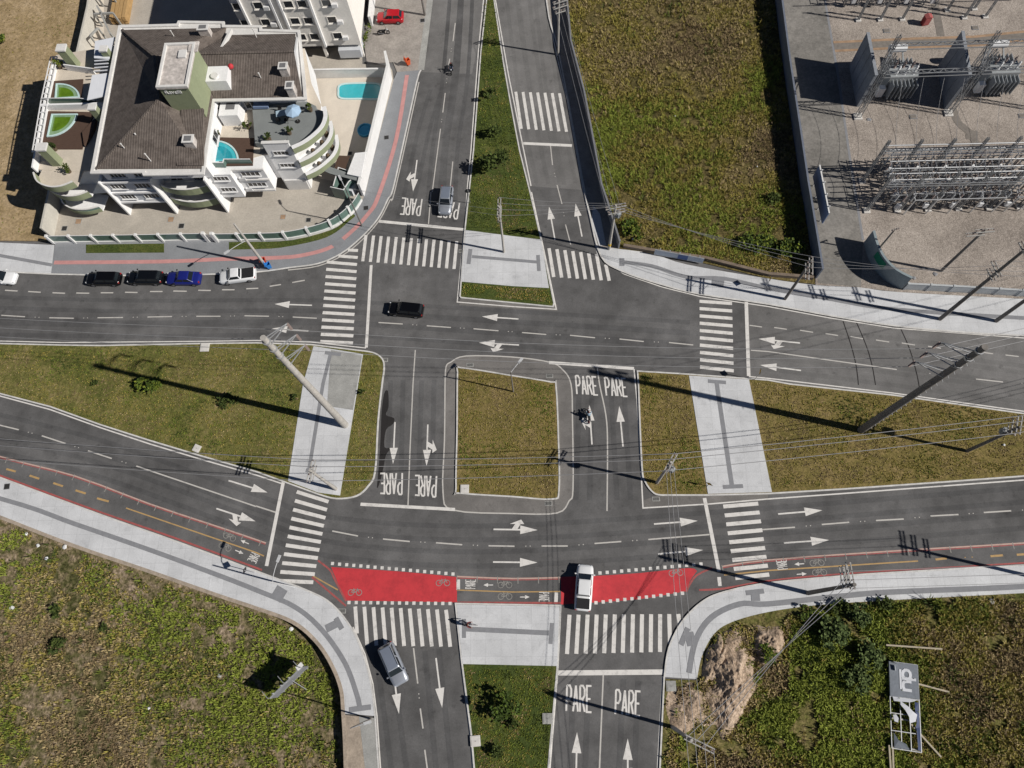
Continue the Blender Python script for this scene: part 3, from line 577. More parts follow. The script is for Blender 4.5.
blp=[(-100,486),(0,524),(75,552),(150,577),(220,602),(256,614),(290,629),(312,648),(326,670),(335,695),(338,715),(341,768),(342,830),(-100,830)]
field('weeds','dry weeds and straw patches on the low lot beside the retaining kerb','weeds',blp,-.9,30000,(.10,.42),1.0,.06,6,[.26,.26,.20,.16,.06,.06],.16,21,.40,(.3,1.1),[(150,567,5,.55),(110,555,4,.5),(190,630,7,.5),(60,548,4,.5),(10,535,4,.45),(310,725,6,.5),(235,730,6,.5),(8,590,3,.5),(270,690,4,.4),(305,655,4,.5),(230,605,5,.5),(270,625,4,.4),(60,680,6,-.25),(120,700,6,-.2),(40,590,4,-.2),(210,665,3,-.3)])
brp=[(705,672),(714,640),(735,626),(768,615),(818,608),(893,603),(1024,596),(1080,592),(1080,830),(690,830),(666,768),(668,690)]
field('weeds','rank green and olive weeds covering the lower right lot','weeds',[(790,614),(893,604),(1024,597),(1080,593),(1080,830),(690,830),(700,745),(745,715),(790,690)],.12,32000,(.15,.6),.95,.07,6,[.12,.18,.34,.20,.06,.10],.12,33,.34,(.5,1.3),[(800,720,7,.45),(850,725,7,.5),(875,705,5,.5),(775,690,4,.3),(860,760,5,.4),(800,625,4,.35),(905,610,4,.2),(990,625,5,-.1),(960,720,7,-.28),(1000,690,6,-.2),(920,650,4,-.2),(730,755,4,-.1)])
field('weeds','sparse dry weeds between the bare earth heaps','weeds',[(700,682),(714,640),(735,626),(790,614),(790,690),(745,715),(700,745),(690,790),(664,768),(667,690)],.12,4200,(.10,.4),1.0,.08,6,[.28,.25,.25,.14,.06,.02],.2,35,.42)
def lawnfield(label,pts,n,probs,seed,z=.12): field('lawn_grass',label,'grass',pts,z,n,(.04,.13),1.2,.05,5,probs,.25,seed,.3)
lawnfield('mown olive grass on the square central island',[(460,371),(553,385),(556,440),(556,488),(551,496),(462,491),(459,440)],4200,[.14,.26,.42,.18,.0,.0],41)
lawnfield('mown green grass on the long left median',[(-40,350),(310,349),(301,384),(286,476),(200,451),(100,421),(0,390),(-40,384)],9500,[.09,.14,.38,.36,.03,.0],43)
lawnfield('narrow grass band right of the left crossing pavement',[(365,356),(379,358),(379,384),(372,468),(365,484),(343,493),(358,390)],1200,[.1,.2,.4,.3,.0,.0],44)
lawnfield('mown grass between the junction and the right crossing pavement',[(641,374),(686,377),(705,490),(664,491),(646,480)],2600,[.14,.26,.42,.18,.0,.0],45)
lawnfield('mown olive grass on the long right median',[(753,382),(893,398),(1060,420),(1060,466),(943,478),(775,489),(770,466)],9000,[.14,.26,.42,.16,.02,.0],46)
lawnfield('green grass on the upper wedge median',[(487,-40),(494,0),(510,112),(528,192),(538,235),(470,226),(472,192),(482,50)],5200,[.03,.06,.22,.55,.14,.0],47)
lawnfield('short grass strip below the upper crossing pavement',[(463,284),(548,290),(551,303),(463,294)],900,[.14,.26,.42,.18,.0,.0],48)
lawnfield('green grass on the lower median',[(465,668),(552,669),(546,780),(480,780)],4000,[.05,.08,.24,.50,.13,.0],49)
lawnfield('sparse dry tufts on the bare brown lot',[(-40,0),(80,0),(48,236),(-40,234)],1500,[.4,.35,.2,.05,.0,.0],50,.15)
field('tall_weeds','scattered taller olive clumps standing in the walled field','weeds',fieldpoly,.12,1500,(.4,.75),.7,.06,8,[.2,.2,.35,.2,.05,.0],.3,61,.5)
field('tall_weeds','scattered taller green clumps on the low left lot','weeds',blp,-.9,900,(.35,.75),.7,.07,8,[.15,.15,.25,.3,.15,.0],.3,62,.55)
field('tall_weeds','taller dark weeds on the lower right lot','weeds',[(790,614),(893,604),(1024,597),(1080,593),(1080,830),(690,830),(745,715),(790,690)],.12,1600,(.4,.9),.7,.08,8,[.08,.1,.27,.3,.25,.0],.25,63,.5)
# ---- shrubs and trees: stem, limbs and a crown of leaf-sized faces
def leaf_cloud(c,rx,ry,rz,n,ls,shape=None):
    V=[];F=[]
    cl=[(rng.normal(size=3)*np.array([rx,ry,rz])*.45,.35+.35*rng.random()) for _ in range(max(5,n//60))]
    for k in range(n):
        q,s=cl[rng.integers(len(cl))]; p=q+rng.normal(size=3)*np.array([rx,ry,rz])*.30*s*1.3
        r=math.sqrt((p[0]/rx)**2+(p[1]/ry)**2+(p[2]/rz)**2)
        if r>1.15: p=p/r*(.9+.2*rng.random())
        if c[2]+p[2]<.05: p[2]=.05-c[2]+rng.random()*.1
        a=rng.random()*6.28; e=rng.random()*1.3-.2; L=ls*(.6+.8*rng.random()); w=L*.42
        d=np.array([math.cos(a)*math.cos(e),math.sin(a)*math.cos(e),math.sin(e)]); s2=np.array([-math.sin(a),math.cos(a),.3*rng.normal()])
        P=np.array(c)+p; o=len(V); V+= [tuple(P),tuple(P+d*L*.5+s2*w),tuple(P+d*L),tuple(P+d*L*.5-s2*w)]; F.append((o,o+1,o+2,o+3))
    return V,F
def shrub(px,z,R,H,n,ls,mats,name,label,cat,group=None,trunk=True,sq=1.0):
    b=G(*px,z); t=thing(name,label,cat,b,0,group)
    st=MB(); hcrown=H*.58
    st.tube((0,0,-.05),(0,0,hcrown),.05+.02*R,.02,6)
    for k in range(5):
        a=k*1.26+rng.random(); st.tube((0,0,hcrown*(.35+.1*k)),(math.cos(a)*R*.6,math.sin(a)*R*.6,hcrown*(.7+.1*k)),.025,.008,5)
    st.build('trunk',M['bark'],t)
    mb=MB(); V,F=leaf_cloud((0,0,hcrown),R,R*sq,H*.42,n,ls); mb.add(V,F); 
    o=mb.build('crown',mats,t); 
    if len(mats)>1: o.data.polygons.foreach_set('material_index',rng.integers(0,len(mats),len(F)).astype(np.int32))
    return t
M['bark']=mat('shrub_bark',(.12,.09,.06),.95,.25,6)
GL=[leafmat('mid_green_leaf',(.085,.125,.02)),leafmat('deep_green_leaf',(.05,.08,.016)),leafmat('yellow_green_leaf',(.15,.18,.025))]
DL=[leafmat('dark_tree_leaf',(.042,.06,.016)),leafmat('mid_tree_leaf',(.075,.10,.024))]
BL=[leafmat('bluish_bush_leaf',(.085,.12,.04)),leafmat('pale_bush_leaf',(.13,.17,.06)),leafmat('dark_bush_leaf',(.055,.08,.024))]  # three leaf tones dealt to the faces at random
shrub((152,388),.12,1.3,1.5,700,.26,GL,'shrub','round bright green shrub on the left median, largest one there','shrub')
shrub((229,402),.12,1.25,.7,420,.24,DL,'shrub','spiky dark shrub in the pole shadow on the left median','shrub',sq=.8)
shrub((95,383),.12,.55,.4,120,.18,DL,'shrub','tiny dark shrub left of the round green one on the left median','shrub')
shrub((296,399),.12,.45,.6,90,.16,DL,'shrub','tiny shrub beside the left crossing pavement','shrub')
shrub((362,393),.12,.4,.5,80,.16,DL,'shrub','tiny shrub right of the big concrete pole base','shrub')
shrub((497,168),.12,1.9,2.9,750,.34,DL,'young_tree','broad dark young tree halfway down the upper wedge median','tree',sq=.9)
shrub((493,136),.12,1.2,2.0,380,.28,DL,'young_tree','smaller young tree above the broad one on the upper median','tree')
shrub((490,99),.12,.9,1.5,220,.26,DL,'young_tree','thin young tree nearest the top of the upper median','tree')
shrub((505,708),.12,1.5,2.6,480,.30,GL[:2]+DL[:1],'young_tree','open green young tree on the lower median','tree')
shrub((510,722),.12,.8,.9,150,.22,DL,'shrub','low dark shrub under the young tree on the lower median','shrub')
shrub((496,752),.12,.8,1.2,150,.22,DL,'shrub','dark shrub near the lower edge of the lower median','shrub')
shrub((829,633),.12,1.45,2.2,1100,.28,BL,'bush','large round bluish green bush on the lower right lot','bush')
shrub((856,615),.12,1.05,1.6,800,.26,BL,'bush','green bush behind the dark pole on the lower right pavement','bush')
shrub((868,655),.12,1.25,1.6,700,.26,BL,'bush','grey green bush left of the torn billboard, upper one','bush',sq=1.3)
shrub((853,680),.12,1.4,1.5,600,.26,BL[1:],'bush','green bush left of the torn billboard, lower one','bush')
shrub((838,606),.12,1.0,1.2,380,.24,DL,'bush','dark low bush leaning over the lower right pavement','bush')
shrub((884,603),.12,.9,.8,250,.22,DL,'bush','small dark bush at the pavement edge right of the dark pole','bush')
shrub((804,613),.12,.8,.8,240,.22,DL+GL[:1],'bush','small bush at the pavement edge left of the round bush','bush')
shrub((764,655),.12,1.0,.9,260,.24,GL,'bush','green weed clump between the two earth heaps','bush')
shrub((755,245),.12,2.2,1.1,700,.3,DL+GL,'bush','wide green thicket at the bottom of the walled field','bush',sq=.6)
shrub((790,252),.12,1.7,1.2,600,.3,DL+GL,'bush','green thicket in the bottom right corner of the walled field','bush',sq=.8)
shrub((632,232),.12,1.5,1.3,480,.28,GL,'bush','green bush behind the crossarm pole at the field corner','bush')
shrub((770,200),.12,1.0,1.2,300,.26,DL,'bush','dark bush beside the right wall of the walled field','bush')
shrub((60,645),-.9,.9,.9,260,.24,DL,'bush','dark green bush near the left edge of the low lot','bush')
shrub((105,629),-.9,.6,.7,160,.2,DL,'bush','small dark bush in the middle of the low lot','bush')
shrub((60,610),-.9,.8,.8,200,.24,DL,'bush','dark bush nearest the left sidewalk on the low lot','bush')
shrub((4,43),.15,.9,.9,200,.25,GL,'bush','lone green bush on the bare brown lot','bush')
# earth heaps
def mound(px,rx,ry,h,rz,label,seed):
    r_=np.random.default_rng(seed); c=G(*px,.1); n=64;rings=26; vs=[]
    ph=r_.random(6)*6.28
    def edge(a): return 1+.16*math.sin(2*a+ph[0])+.11*math.sin(3*a+ph[1])+.08*math.sin(5*a+ph[2])+.05*math.sin(9*a+ph[3])
    pts=[];
    for i in range(rings+1):
        r=i/rings
        for k in range(n):
            a=2*math.pi*k/n; e=edge(a); pts.append((rx*r*math.cos(a)*e,ry*r*math.sin(a)*e,r))
    P=np.array(pts); nz=vnoise(P[:,:2]+seed*7,.9,seed)*.55+vnoise(P[:,:2]+seed*3,2.3,seed+1)*.3+vnoise(P[:,:2],5.5,seed+2)*.15
    z=h*np.clip(1-P[:,2]**2,0,1)*(.25+1.5*nz)+.10*(nz-.5)*(1-P[:,2]); z[P[:,2]>.999]=-.06
    vs=np.column_stack([P[:,:2],z]); fs=[(i*n+k,(i+1)*n+k,(i+1)*n+(k+1)%n,i*n+(k+1)%n) for i in range(rings) for k in range(n)]
    mb=MB(); mb.add([tuple(map(float,v)) for v in vs],fs,0,False); return tag(mb.build('earth_heap',M['dirt'],None,c,rz),label,'earth heap')
flat('bare_earth',smooth([(668,692),(698,684),(710,655),(728,636),(745,628),(768,630),(782,645),(776,662),(756,664),(752,685),(742,708),(726,722),(705,716),(690,728),(670,722)],4,True),.125,M['dirt'])
mound((731,684),2.5,4.3,1.0,-.45,'long bare earth heap right of the lower right road',1)
mound((715,661),1.0,3.0,.75,-.42,'narrow bare earth heap along the curved pavement',2)
mound((767,643),1.7,1.9,.8,.2,'small round pinkish earth heap among the weeds',3)
mound((692,709),2.4,2.0,.4,.1,'low dusty earth heap beside the road edge',4)
mound((735,640),1.9,1.2,.3,.3,'small crumbly earth heap near the pavement curve',5)
mound((713,706),1.6,1.8,.35,-.5,'crumbly earth heap at the lower end of the long heap',6)
field('weeds','dark weeds sprouting between the bare earth heaps','weeds',[(702,684),(716,640),(735,628),(775,628),(778,665),(745,712),(700,725),(676,725),(676,690)],.2,1700,(.12,.4),1.0,.07,6,[.12,.12,.3,.3,.14,.02],.35,36,.52)
# ================================================================ vehicles
def paint(name,c,metal=.0,rough=.25): return mat(name,c,rough,.05,2,metal=metal,spec=.5)
M['glass']=mat('dark_car_glass',(.012,.016,.02),.08,.1,3,spec=.6)
M['tyre']=mat('tyre_rubber',(.02,.02,.02),.9,.2,8)
M['rim']=mat('alloy_rim',(.35,.35,.36),.35,.1,6,metal=.8)
M['lamp']=mat('clear_lamp_lens',(.6,.62,.65),.15,.1,5,spec=.6)
M['tail']=mat('red_lamp_lens',(.35,.02,.02),.2,.1,5,spec=.6)
M['trim']=mat('black_plastic_trim',(.02,.02,.022),.6,.2,6)
M['bedliner']=mat('pickup_bed_liner',(.018,.018,.02),.8,.2,8,stretch=(1,6,1))
def sub(a,b,t): return a+(b-a)*t
def panel(mb,q,ins,off,mi=0):
    """window pane set proud of the quad q (4 corners, ccw seen from outside)"""
    q=[Vector(v) for v in q]; c=sum(q,Vector())/4; n=(q[1]-q[0]).cross(q[3]-q[0]).normalized()
    p=[v.lerp(c,ins) for v in q]; vs=[v-n*.02 for v in p]+[v+n*off for v in p]
    mb.add(vs,[(4,5,6,7),(0,4,7,3),(1,2,6,5),(0,1,5,4),(3,7,6,2)],mi)
def make_car(name,label,group,px,heading,L,Wd,H,paintm,style='hatch',roofm=None,z=0.0,cat='car',tint=None,rails=False):
    c=G(*px,z); t=thing(name,label,cat,c,heading,group)
    hw=Wd/2; hood=H*.60; belt=H*.63; gz=.20
    if style=='hatch': X=dict(hf=.485,cowl=.235,rf=.075,rr=-.36,br=-.475)
    elif style=='suv': X=dict(hf=.485,cowl=.255,rf=.12,rr=-.42,br=-.485)
    elif style=='sedan': X=dict(hf=.485,cowl=.225,rf=.07,rr=-.20,br=-.335)
    elif style=='doublecab': X=dict(hf=.485,cowl=.305,rf=.15,rr=-.165,br=-.20)
    else: X=dict(hf=.485,cowl=.255,rf=.13,rr=-.085,br=-.125)
    st=[(.50,.74,.42,.62),(.478,.88,.36,.86),(.43,.95,.2,.95),(X['cowl']+.03,1,.2,1.0),(X['cowl']-.02,1,.2,1.04),(0,1,.2,1.05),(X['br']+.06,1,.2,1.06),(-.44,.97,.22,1.03 if style!='sedan' else 1.0),(-.485,.90,.34,.98 if style!='sedan' else .92),(-.50,.80,.42,.78)]
    mb=MB(); ring=[]
    for fx,fw,fb,fh in st:
        w=hw*fw; zt=hood*fh; zb=gz+ (fb-.2)*.5
        ring.append([(fx*L,-w*.93,zb),(fx*L,-w,zb+.16),(fx*L,-w*1.0,zt*.78),(fx*L,-w*.93,zt*.95),(fx*L,-w*.6,zt+.015),(fx*L,0,zt+.03),(fx*L,w*.6,zt+.015),(fx*L,w*.93,zt*.95),(fx*L,w,zt*.78),(fx*L,w,zb+.16),(fx*L,w*.93,zb)])
    vs=[p for r in ring for p in r]; n=11
    fs=[(i*n+k,i*n+(k+1)%n,(i+1)*n+(k+1)%n,(i+1)*n+k) for i in range(len(ring)-1) for k in range(n)]
    mb.add(vs,fs,0,True); mb.add(ring[0],[tuple(reversed(range(n)))]); mb.add(ring[-1],[tuple(range(n))])
    wb=hw*.90; wr=hw*.70; zr=H-.03; zb=belt-.04
    bf,rf,rr,br=X['cowl']*L,X['rf']*L,X['rr']*L,X['br']*L
    B=[(bf,-wb*.93,zb),(bf,wb*.93,zb),(br,wb*.95,zb),(br,-wb*.95,zb)]; T=[(rf,-wr,zr),(rf,wr,zr),(rr,wr*.98,zr-.02),(rr,-wr*.98,zr-.02)]
    # greenhouse as stacked rings with rounded corners
    def rr4(q,k):
        out=[]
        for i in range(4):
            a=Vector(q[i]); p=Vector(q[i-1]); nx=Vector(q[(i+1)%4]); out+= [a+(p-a).normalized()*k,a+(p-a).normalized()*k*.25+(nx-a).normalized()*k*.25,a+(nx-a).normalized()*k]
        return out
    mid=[Vector(B[i]).lerp(Vector(T[i]),.93) for i in range(4)]
    R0=rr4(B,.10);R1=rr4(mid,.09); T2=[Vector(v)+ (Vector(((rf+rr)/2,0,zr))-Vector(v)).normalized()*.07+Vector((0,0,.015)) for v in T]; R2=rr4(T2,.10)
    m=len(R0); mb.add(R0+R1,[(i,m+i,m+(i+1)%m,(i+1)%m)[::-1] for i in range(m)],0,False)
    mb.add(R1+R2,[(i,m+i,m+(i+1)%m,(i+1)%m)[::-1] for i in range(m)],0,True)
    body=mb.build('body',[paintm],t)
    rm=MB(); cx=(rf+rr)/2; 
    rm.add(R2+[Vector((cx+(rf-rr)*.2,0,zr+.05)),Vector((cx-(rf-rr)*.2,0,zr+.045))],[(0,1,2,12),(2,3,12),(3,4,5,12),(5,6,13,12),(6,7,8,13),(8,9,13),(9,10,11,13),(11,0,12,13)],0,True)
    rm.build('roof',roofm or paintm,t)
    V=lambda a,b,f: tuple(Vector(a).lerp(Vector(b),f))
    wsB=[B[0],B[1]];
    g=MB(); panel(g,[V(B[0],T[0],.04),V(B[1],T[1],.04),V(B[1],T[1],.95),V(B[0],T[0],.95)],.07,.012); g.build('windscreen',M['glass'],t)
    g=MB(); panel(g,[V(B[2],T[2],.22),V(B[3],T[3],.22),V(B[3],T[3],.93),V(B[2],T[2],.93)],.10,.012); g.build('rear_window',M['glass'],t)
    for s,(b0,b1,t0,t1) in ((-1,(B[3],B[0],T[3],T[0])),(1,(B[1],B[2],T[1],T[2]))):
        g=MB(); splits=[(.05,.47),(.51,.95)] if style!='pickup' else [(.08,.92)]
        for f0,f1 in splits:
            q=[V(V(b0,b1,f0),V(t0,t1,f0),.12),V(V(b0,b1,f1),V(t0,t1,f1),.12),V(V(b0,b1,f1),V(t0,t1,f1),.88),V(V(b0,b1,f0),V(t0,t1,f0),.88)]
            panel(g,q,.05,.012)
        g.build('side_window',M['glass'],t)
        mr=MB(); mr.box((bf-.12,s*(hw+.09),belt+.06),(.13,.17,.12)); mr.build('wing_mirror',M['trim'] if tint is None else paintm,t)
        hl=MB(); hl.box((L*.462,s*hw*.66,hood*.80),(.20,.30,.11),-s*.35); hl.build('headlight',M['lamp'],t)
        tlm=MB(); tlm.box((-L*.484,s*hw*.74,hood*.86),(.12,.24,.16),s*.2); tlm.build('taillight',M['tail'],t)
    if rails:
        for s in(-1,1):
            r=MB(); r.bar((rf-.25,s*wr*.92,zr+.05),(rr+.2,s*wr*.92,zr+.05),.04,.03); r.build('roof_rail',M['trim'],t)
    if style in('pickup','doublecab'):
        r=MB(); r.box(((br-.05-L*.485)/2,0,hood*1.06+.02),(abs(-L*.485-br+.05)-(.10 if style=='pickup' else .24),Wd*(.80 if style=='pickup' else .76),.03 if style=='pickup' else .07)); r.build('bed_cover',M['bedliner'],t)
    for fx in(.31,-.30):
        for s in(-1,1):
            w=MB(); y=s*(hw-.09); w.tube((fx*L,y-.10,.315),(fx*L,y+.10,.315),.315,.315,18); wo=w.build('wheel',M['tyre'],t)
            q=MB(); yo=y+s*.102; q.tube((fx*L,yo-s*.01,.315),(fx*L,yo+s*.012,.315),.20,.18,12); q.build('rim',M['rim'],wo)
    nb=MB(); nb.box((L*.488,0,.42),(.05,Wd*.5,.16)); nb.build('grille',M['trim'],t)
    return t
def hd(a,b,z=0.0): 
    A=G(*a,z);B=G(*b,z); return math.atan2(B.y-A.y,B.x-A.x)
BK=paint('black_car_paint',(.004,.004,.005),0,.18); BK2=paint('charcoal_car_paint',(.005,.006,.008),0,.18); BLU=paint('deep_blue_car_paint',(.012,.018,.16)); WHT=paint('white_car_paint',(.72,.73,.74),0,.3)
SIL=paint('silver_car_paint',(.42,.45,.50),.5,.32); SIL2=paint('silver_sky_reflection_paint',(.36,.41,.50),.55,.3); REDP=paint('red_car_paint',(.40,.012,.02))  # SIL2 roofs have the blue sky reflection put into their colour
PK='cars parked along the upper left kerb'
make_car('parked_car','black hatchback leftmost of the dark parked cars, silver mark on its roof',PK,(106.5,281),hd((120,281),(90,281)),4.45,1.72,1.5,BK,'suv')
make_car('parked_car','charcoal van-like car parked between the black hatchback and blue car',PK,(148,280),hd((160,280),(130,280)),4.45,1.74,1.55,BK2,'suv')
make_car('parked_car','deep blue car parked in front of the white pickup',PK,(186,280.5),hd((200,280),(170,280)),4.4,1.74,1.5,BLU,'sedan')
make_car('parked_pickup','white pickup with open black bed parked beside the leaning lamp post',PK,(239.5,278),hd((255,276),(225,280)),4.6,1.75,1.6,WHT,'pickup',cat='pickup')
make_car('moving_car','white car cut off by the left edge on the upper road',None,(3,279.5),hd((-10,279),(20,281)),4.4,1.75,1.48,WHT,'sedan',tint=1)
make_car('moving_car','black car driving alone across the upper part of the junction',None,(407,311.5),hd((420,313),(390,310)),4.3,1.72,1.5,BK,'suv')
make_car('moving_car','silver hatchback waiting at the stop line below the upper left road',None,(446.5,203),hd((446.8,190),(444.3,212)),4.1,1.72,1.55,SIL,'hatch',SIL2,tint=1)
make_car('moving_car','bluish silver car turning into the lower left road',None,(394.5,664),hd((387,648),(401,680)),4.3,1.78,1.62,SIL,'suv',SIL2,tint=1,rails=True)
make_car('moving_pickup','white pickup with black bed cover crossing the red cycle crossing',None,(583.7,588),hd((582.5,600),(584.5,570)),4.75,1.80,1.62,WHT,'doublecab',cat='pickup',tint=1)
make_car('parked_car','red car parked beside the white apartment block on the driveway',None,(391,20.5),hd((400,20),(380,20.5)),3.9,1.72,1.5,REDP,'hatch',z=.1,tint=1)
# ---- people (one skinned surface each)
def skinned(name,joints,edges,mats,facemat,parent=None,loc=None,rz=0):
    me=bpy.data.meshes.new(name+'_cage'); me.from_pydata([j[0] for j in joints],edges,[]); o=bpy.data.objects.new(name+'_cage',me); COL.objects.link(o)
    sk=o.modifiers.new('s','SKIN'); sk.use_smooth_shade=True
    for i,j in enumerate(joints):
        r=j[1]; r=(r,r) if not isinstance(r,tuple) else r; me.skin_vertices[0].data[i].radius=r; me.skin_vertices[0].data[i].use_root=(i==0)
    sb=o.modifiers.new('u','SUBSURF'); sb.levels=1; sb.render_levels=1
    bpy.context.view_layer.update(); dg=bpy.context.evaluated_depsgraph_get(); nm=bpy.data.meshes.new_from_object(o.evaluated_get(dg)); nm.name=name
    bpy.data.objects.remove(o); nm.materials.clear()
    for m in mats: nm.materials.append(m)
    mi=[facemat(p.center) for p in nm.polygons]; nm.polygons.foreach_set('material_index',mi)
    r=bpy.data.objects.new(name,nm); COL.objects.link(r)
    if parent: r.parent=parent
    if loc is not None: r.location=loc; r.rotation_euler.z=rz
    return r
M['skin']=mat('skin',(.36,.22,.15),.6,.08,8); M['darkcloth']=mat('dark_cloth',(.02,.02,.025),.9,.2,9); M['redcloth']=mat('dark_red_cloth',(.14,.03,.03),.9,.2,9); M['jeans']=mat('blue_jeans',(.08,.12,.2),.9,.2,9); M['palecloth']=mat('pale_blue_shirt',(.36,.47,.56),.9,.1,9); M['helmet']=mat('helmet_shell',(.03,.02,.025),.3,.1,5,spec=.5); M['helmetr']=mat('dark_red_helmet_shell',(.16,.03,.03),.3,.1,5,spec=.5); M['hair']=mat('dark_hair',(.02,.015,.012),.8,.2,9)
def rider(label,px,rz,top,leg,headm,helmet=True,seat=.78,z=0.0):
    """seated rider, x forward, hands on the bar, feet on the pegs"""
    h=[((-.12,0,seat+.08),(.16,.13)),((-.06,0,seat+.33),(.15,.12)),((.02,0,seat+.56),(.17,.11)),((.06,0,seat+.68),.06),((.09,0,seat+.78),(.085,.1)),((.10,0,seat+.90),.095)]
    e=[(0,1),(1,2),(2,3),(3,4),(4,5)]
    for s in(-1,1):
        i=len(h); h+=[((.03,s*.19,seat+.57),.065),((.22,s*.28,seat+.36),.05),((.46,s*.29,seat+.28),.038),((.53,s*.28,seat+.27),.042)]; e+=[(2,i),(i,i+1),(i+1,i+2),(i+2,i+3)]
        i=len(h); h+=[((-.08,s*.11,seat+.05),.095),((.32,s*.20,seat-.03),.075),((.10,s*.18,seat-.42),.055),((.07,s*.18,seat-.50),.05),((.22,s*.19,seat-.53),.04)]; e+=[(0,i),(i,i+1),(i+1,i+2),(i+2,i+3),(i+3,i+4)]
    mats=[M['skin'],top,leg,M['darkcloth'],headm]
    def fm(c):
        if c.z>seat+.72: return 4 if (helmet or c.x<.08) else 0
        if c.z>seat+.66: return 0
        if abs(c.y)>.12 and c.x>.42: return 0
        if c.z<seat-.44: return 3
        if c.z<seat+.10 and not(c.x>.15 and c.z>seat+.1): return 2
        return 1
    o=skinned('person',h,e,mats,fm,None,G(*px,z),rz); return tag(o,label,'person')
def motorcycle(label,px,rz,tankm,group=None,z=0.0):
    t=thing('motorcycle',label,'motorcycle',G(*px,z),rz,group)
    for x in(.66,-.64):
        w=MB(); n=16; R=.30;r=.055; vs=[];fs=[]
        for i in range(n):
            a=2*math.pi*i/n
            for k in range(6):
                b=2*math.pi*k/6; vs.append((x+(R-r+r*math.cos(b))*math.cos(a),r*1.1*math.sin(b),.30+(R-r+r*math.cos(b))*math.sin(a)))
        for i in range(n):
            for k in range(6): fs.append((i*6+k,i*6+(k+1)%6,((i+1)%n)*6+(k+1)%6,((i+1)%n)*6+k))
        w.add(vs,fs,0,True); wo=w.build('wheel',M['tyre'],t); q=MB(); q.tube((x,-.03,.30),(x,.03,.30),.07,.07,8)
        for k in range(5): a=k*1.257; q.bar((x,0,.30),(x+.2*math.cos(a),0,.30+.2*math.sin(a)),.03)
        q.build('rim',M['rim'],wo)
    b=MB(); b.ball((.18,0,.74),.2,10,6,0,(1.35,.72,.62)); b.build('fuel_tank',tankm,t)
    b=MB(); b.box((-.28,0,.76),(.66,.24,.09)); b.box((-.55,0,.82),(.18,.2,.08)); b.build('seat',M['trim'],t)
    b=MB(); b.box((.02,0,.42),(.42,.26,.34)); b.bar((.55,0,.86),(-.1,0,.62),.07); b.bar((-.1,0,.5),(-.64,.09,.30),.05); b.bar((-.1,0,.5),(-.64,-.09,.30),.05); b.bar((.18,0,.60),(-.75,0,.70),.08); b.build('frame',M['trim'],t)
    b=MB(); b.tube((.66,.09,.30),(.46,.09,.95),.025); b.tube((.66,-.09,.30),(.46,-.09,.95),.025); b.build('fork',M['rim'],t)
    b=MB(); b.tube((.44,-.36,1.0),(.44,.36,1.0),.018); b.build('handlebar',M['trim'],t)
    b=MB(); b.ball((.60,0,.86),.10); b.build('headlight',M['lamp'],t)
    b=MB(); b.tube((.05,-.17,.32),(-.7,-.19,.42),.035,.05); b.build('exhaust',M['rim'],t)
    for s in(-1,1): b=MB(); b.tube((.42,s*.24,1.0),(.36,s*.30,1.2),.008); b.ball((.36,s*.31,1.21),.055,6,5,0,(.4,1,.7)); b.build('mirror',M['trim'],t)
    b=MB(); b.box((.66,0,.63),(.4,.12,.03)); b.box((-.72,0,.64),(.34,.16,.03)); b.build('mudguard',tankm,t)
    return t
h1=hd((449,78),(451,58)); motorcycle('dark motorcycle ridden up the upper left road',(452,71),h1+math.pi,BK)
rider('rider in dark clothes and dark red helmet on the upper left road',(452,71),h1+math.pi,M['darkcloth'],M['jeans'],M['helmetr'])
h2=hd((590,425),(588.5,400)); motorcycle('dark motorcycle waiting in the left turn lane right of the central island',(588.5,417),h2,paint('dark_red_tank_paint',(.1,.02,.02)))
rider('rider in a pale blue top stopped in the left turn lane',(588.5,417),h2,M['palecloth'],M['darkcloth'],M['helmetr'])
motorcycle('black motorcycle parked alone below the red car',(384,34.5),hd((380,35),(390,34)),BK2,z=.1)
# bicycle and cyclist
def bicycle(label,px,rz,z):
    t=thing('bicycle',label,'bicycle',G(*px,z),rz)
    for x in(.52,-.52):
        w=MB(); n=18
        for i in range(n):
            a=2*math.pi*i/n;b=2*math.pi*(i+1)/n; w.bar((x+.33*math.cos(a),0,.335+.33*math.sin(a)),(x+.33*math.cos(b),0,.335+.33*math.sin(b)),.035)
        for k in range(8): a=k*.785; w.bar((x,0,.335),(x+.32*math.cos(a),0,.335+.32*math.sin(a)),.006)
        w.build('wheel',M['tyre'],t)
    f=MB(); 
    for a,b in [((-.52,0,.335),(-.06,0,.3)),((-.06,0,.3),(-.2,0,.82)),((-.2,0,.78),(.36,0,.82)),((.38,0,.76),(-.06,0,.3)),((-.52,0,.335),(-.2,0,.78)),((.36,0,.88),(.52,0,.335))]: f.tube(a,b,.02)
    f.build('frame',M['redcloth'],t)
    s=MB(); s.box((-.22,0,.86),(.26,.15,.06)); s.build('saddle',M['trim'],t)
    s=MB(); s.tube((.34,-.28,.98),(.34,.28,.98),.015); s.tube((.36,0,.85),(.34,0,.98),.015); s.build('handlebar',M['rim'],t)
    s=MB(); s.bar((-.06,-.14,.14),(-.06,.14,.46),.03); s.build('pedal',M['trim'],t); return t
bicycle('dark red bicycle on the lower crossing pavement',(470,625),hd((464,625),(480,625.5)),.152)
rider('cyclist in dark clothing on the lower crossing pavement',(468.5,625),hd((464,625),(480,625.5)),M['redcloth'],M['darkcloth'],M['hair'],False,.82,.152)
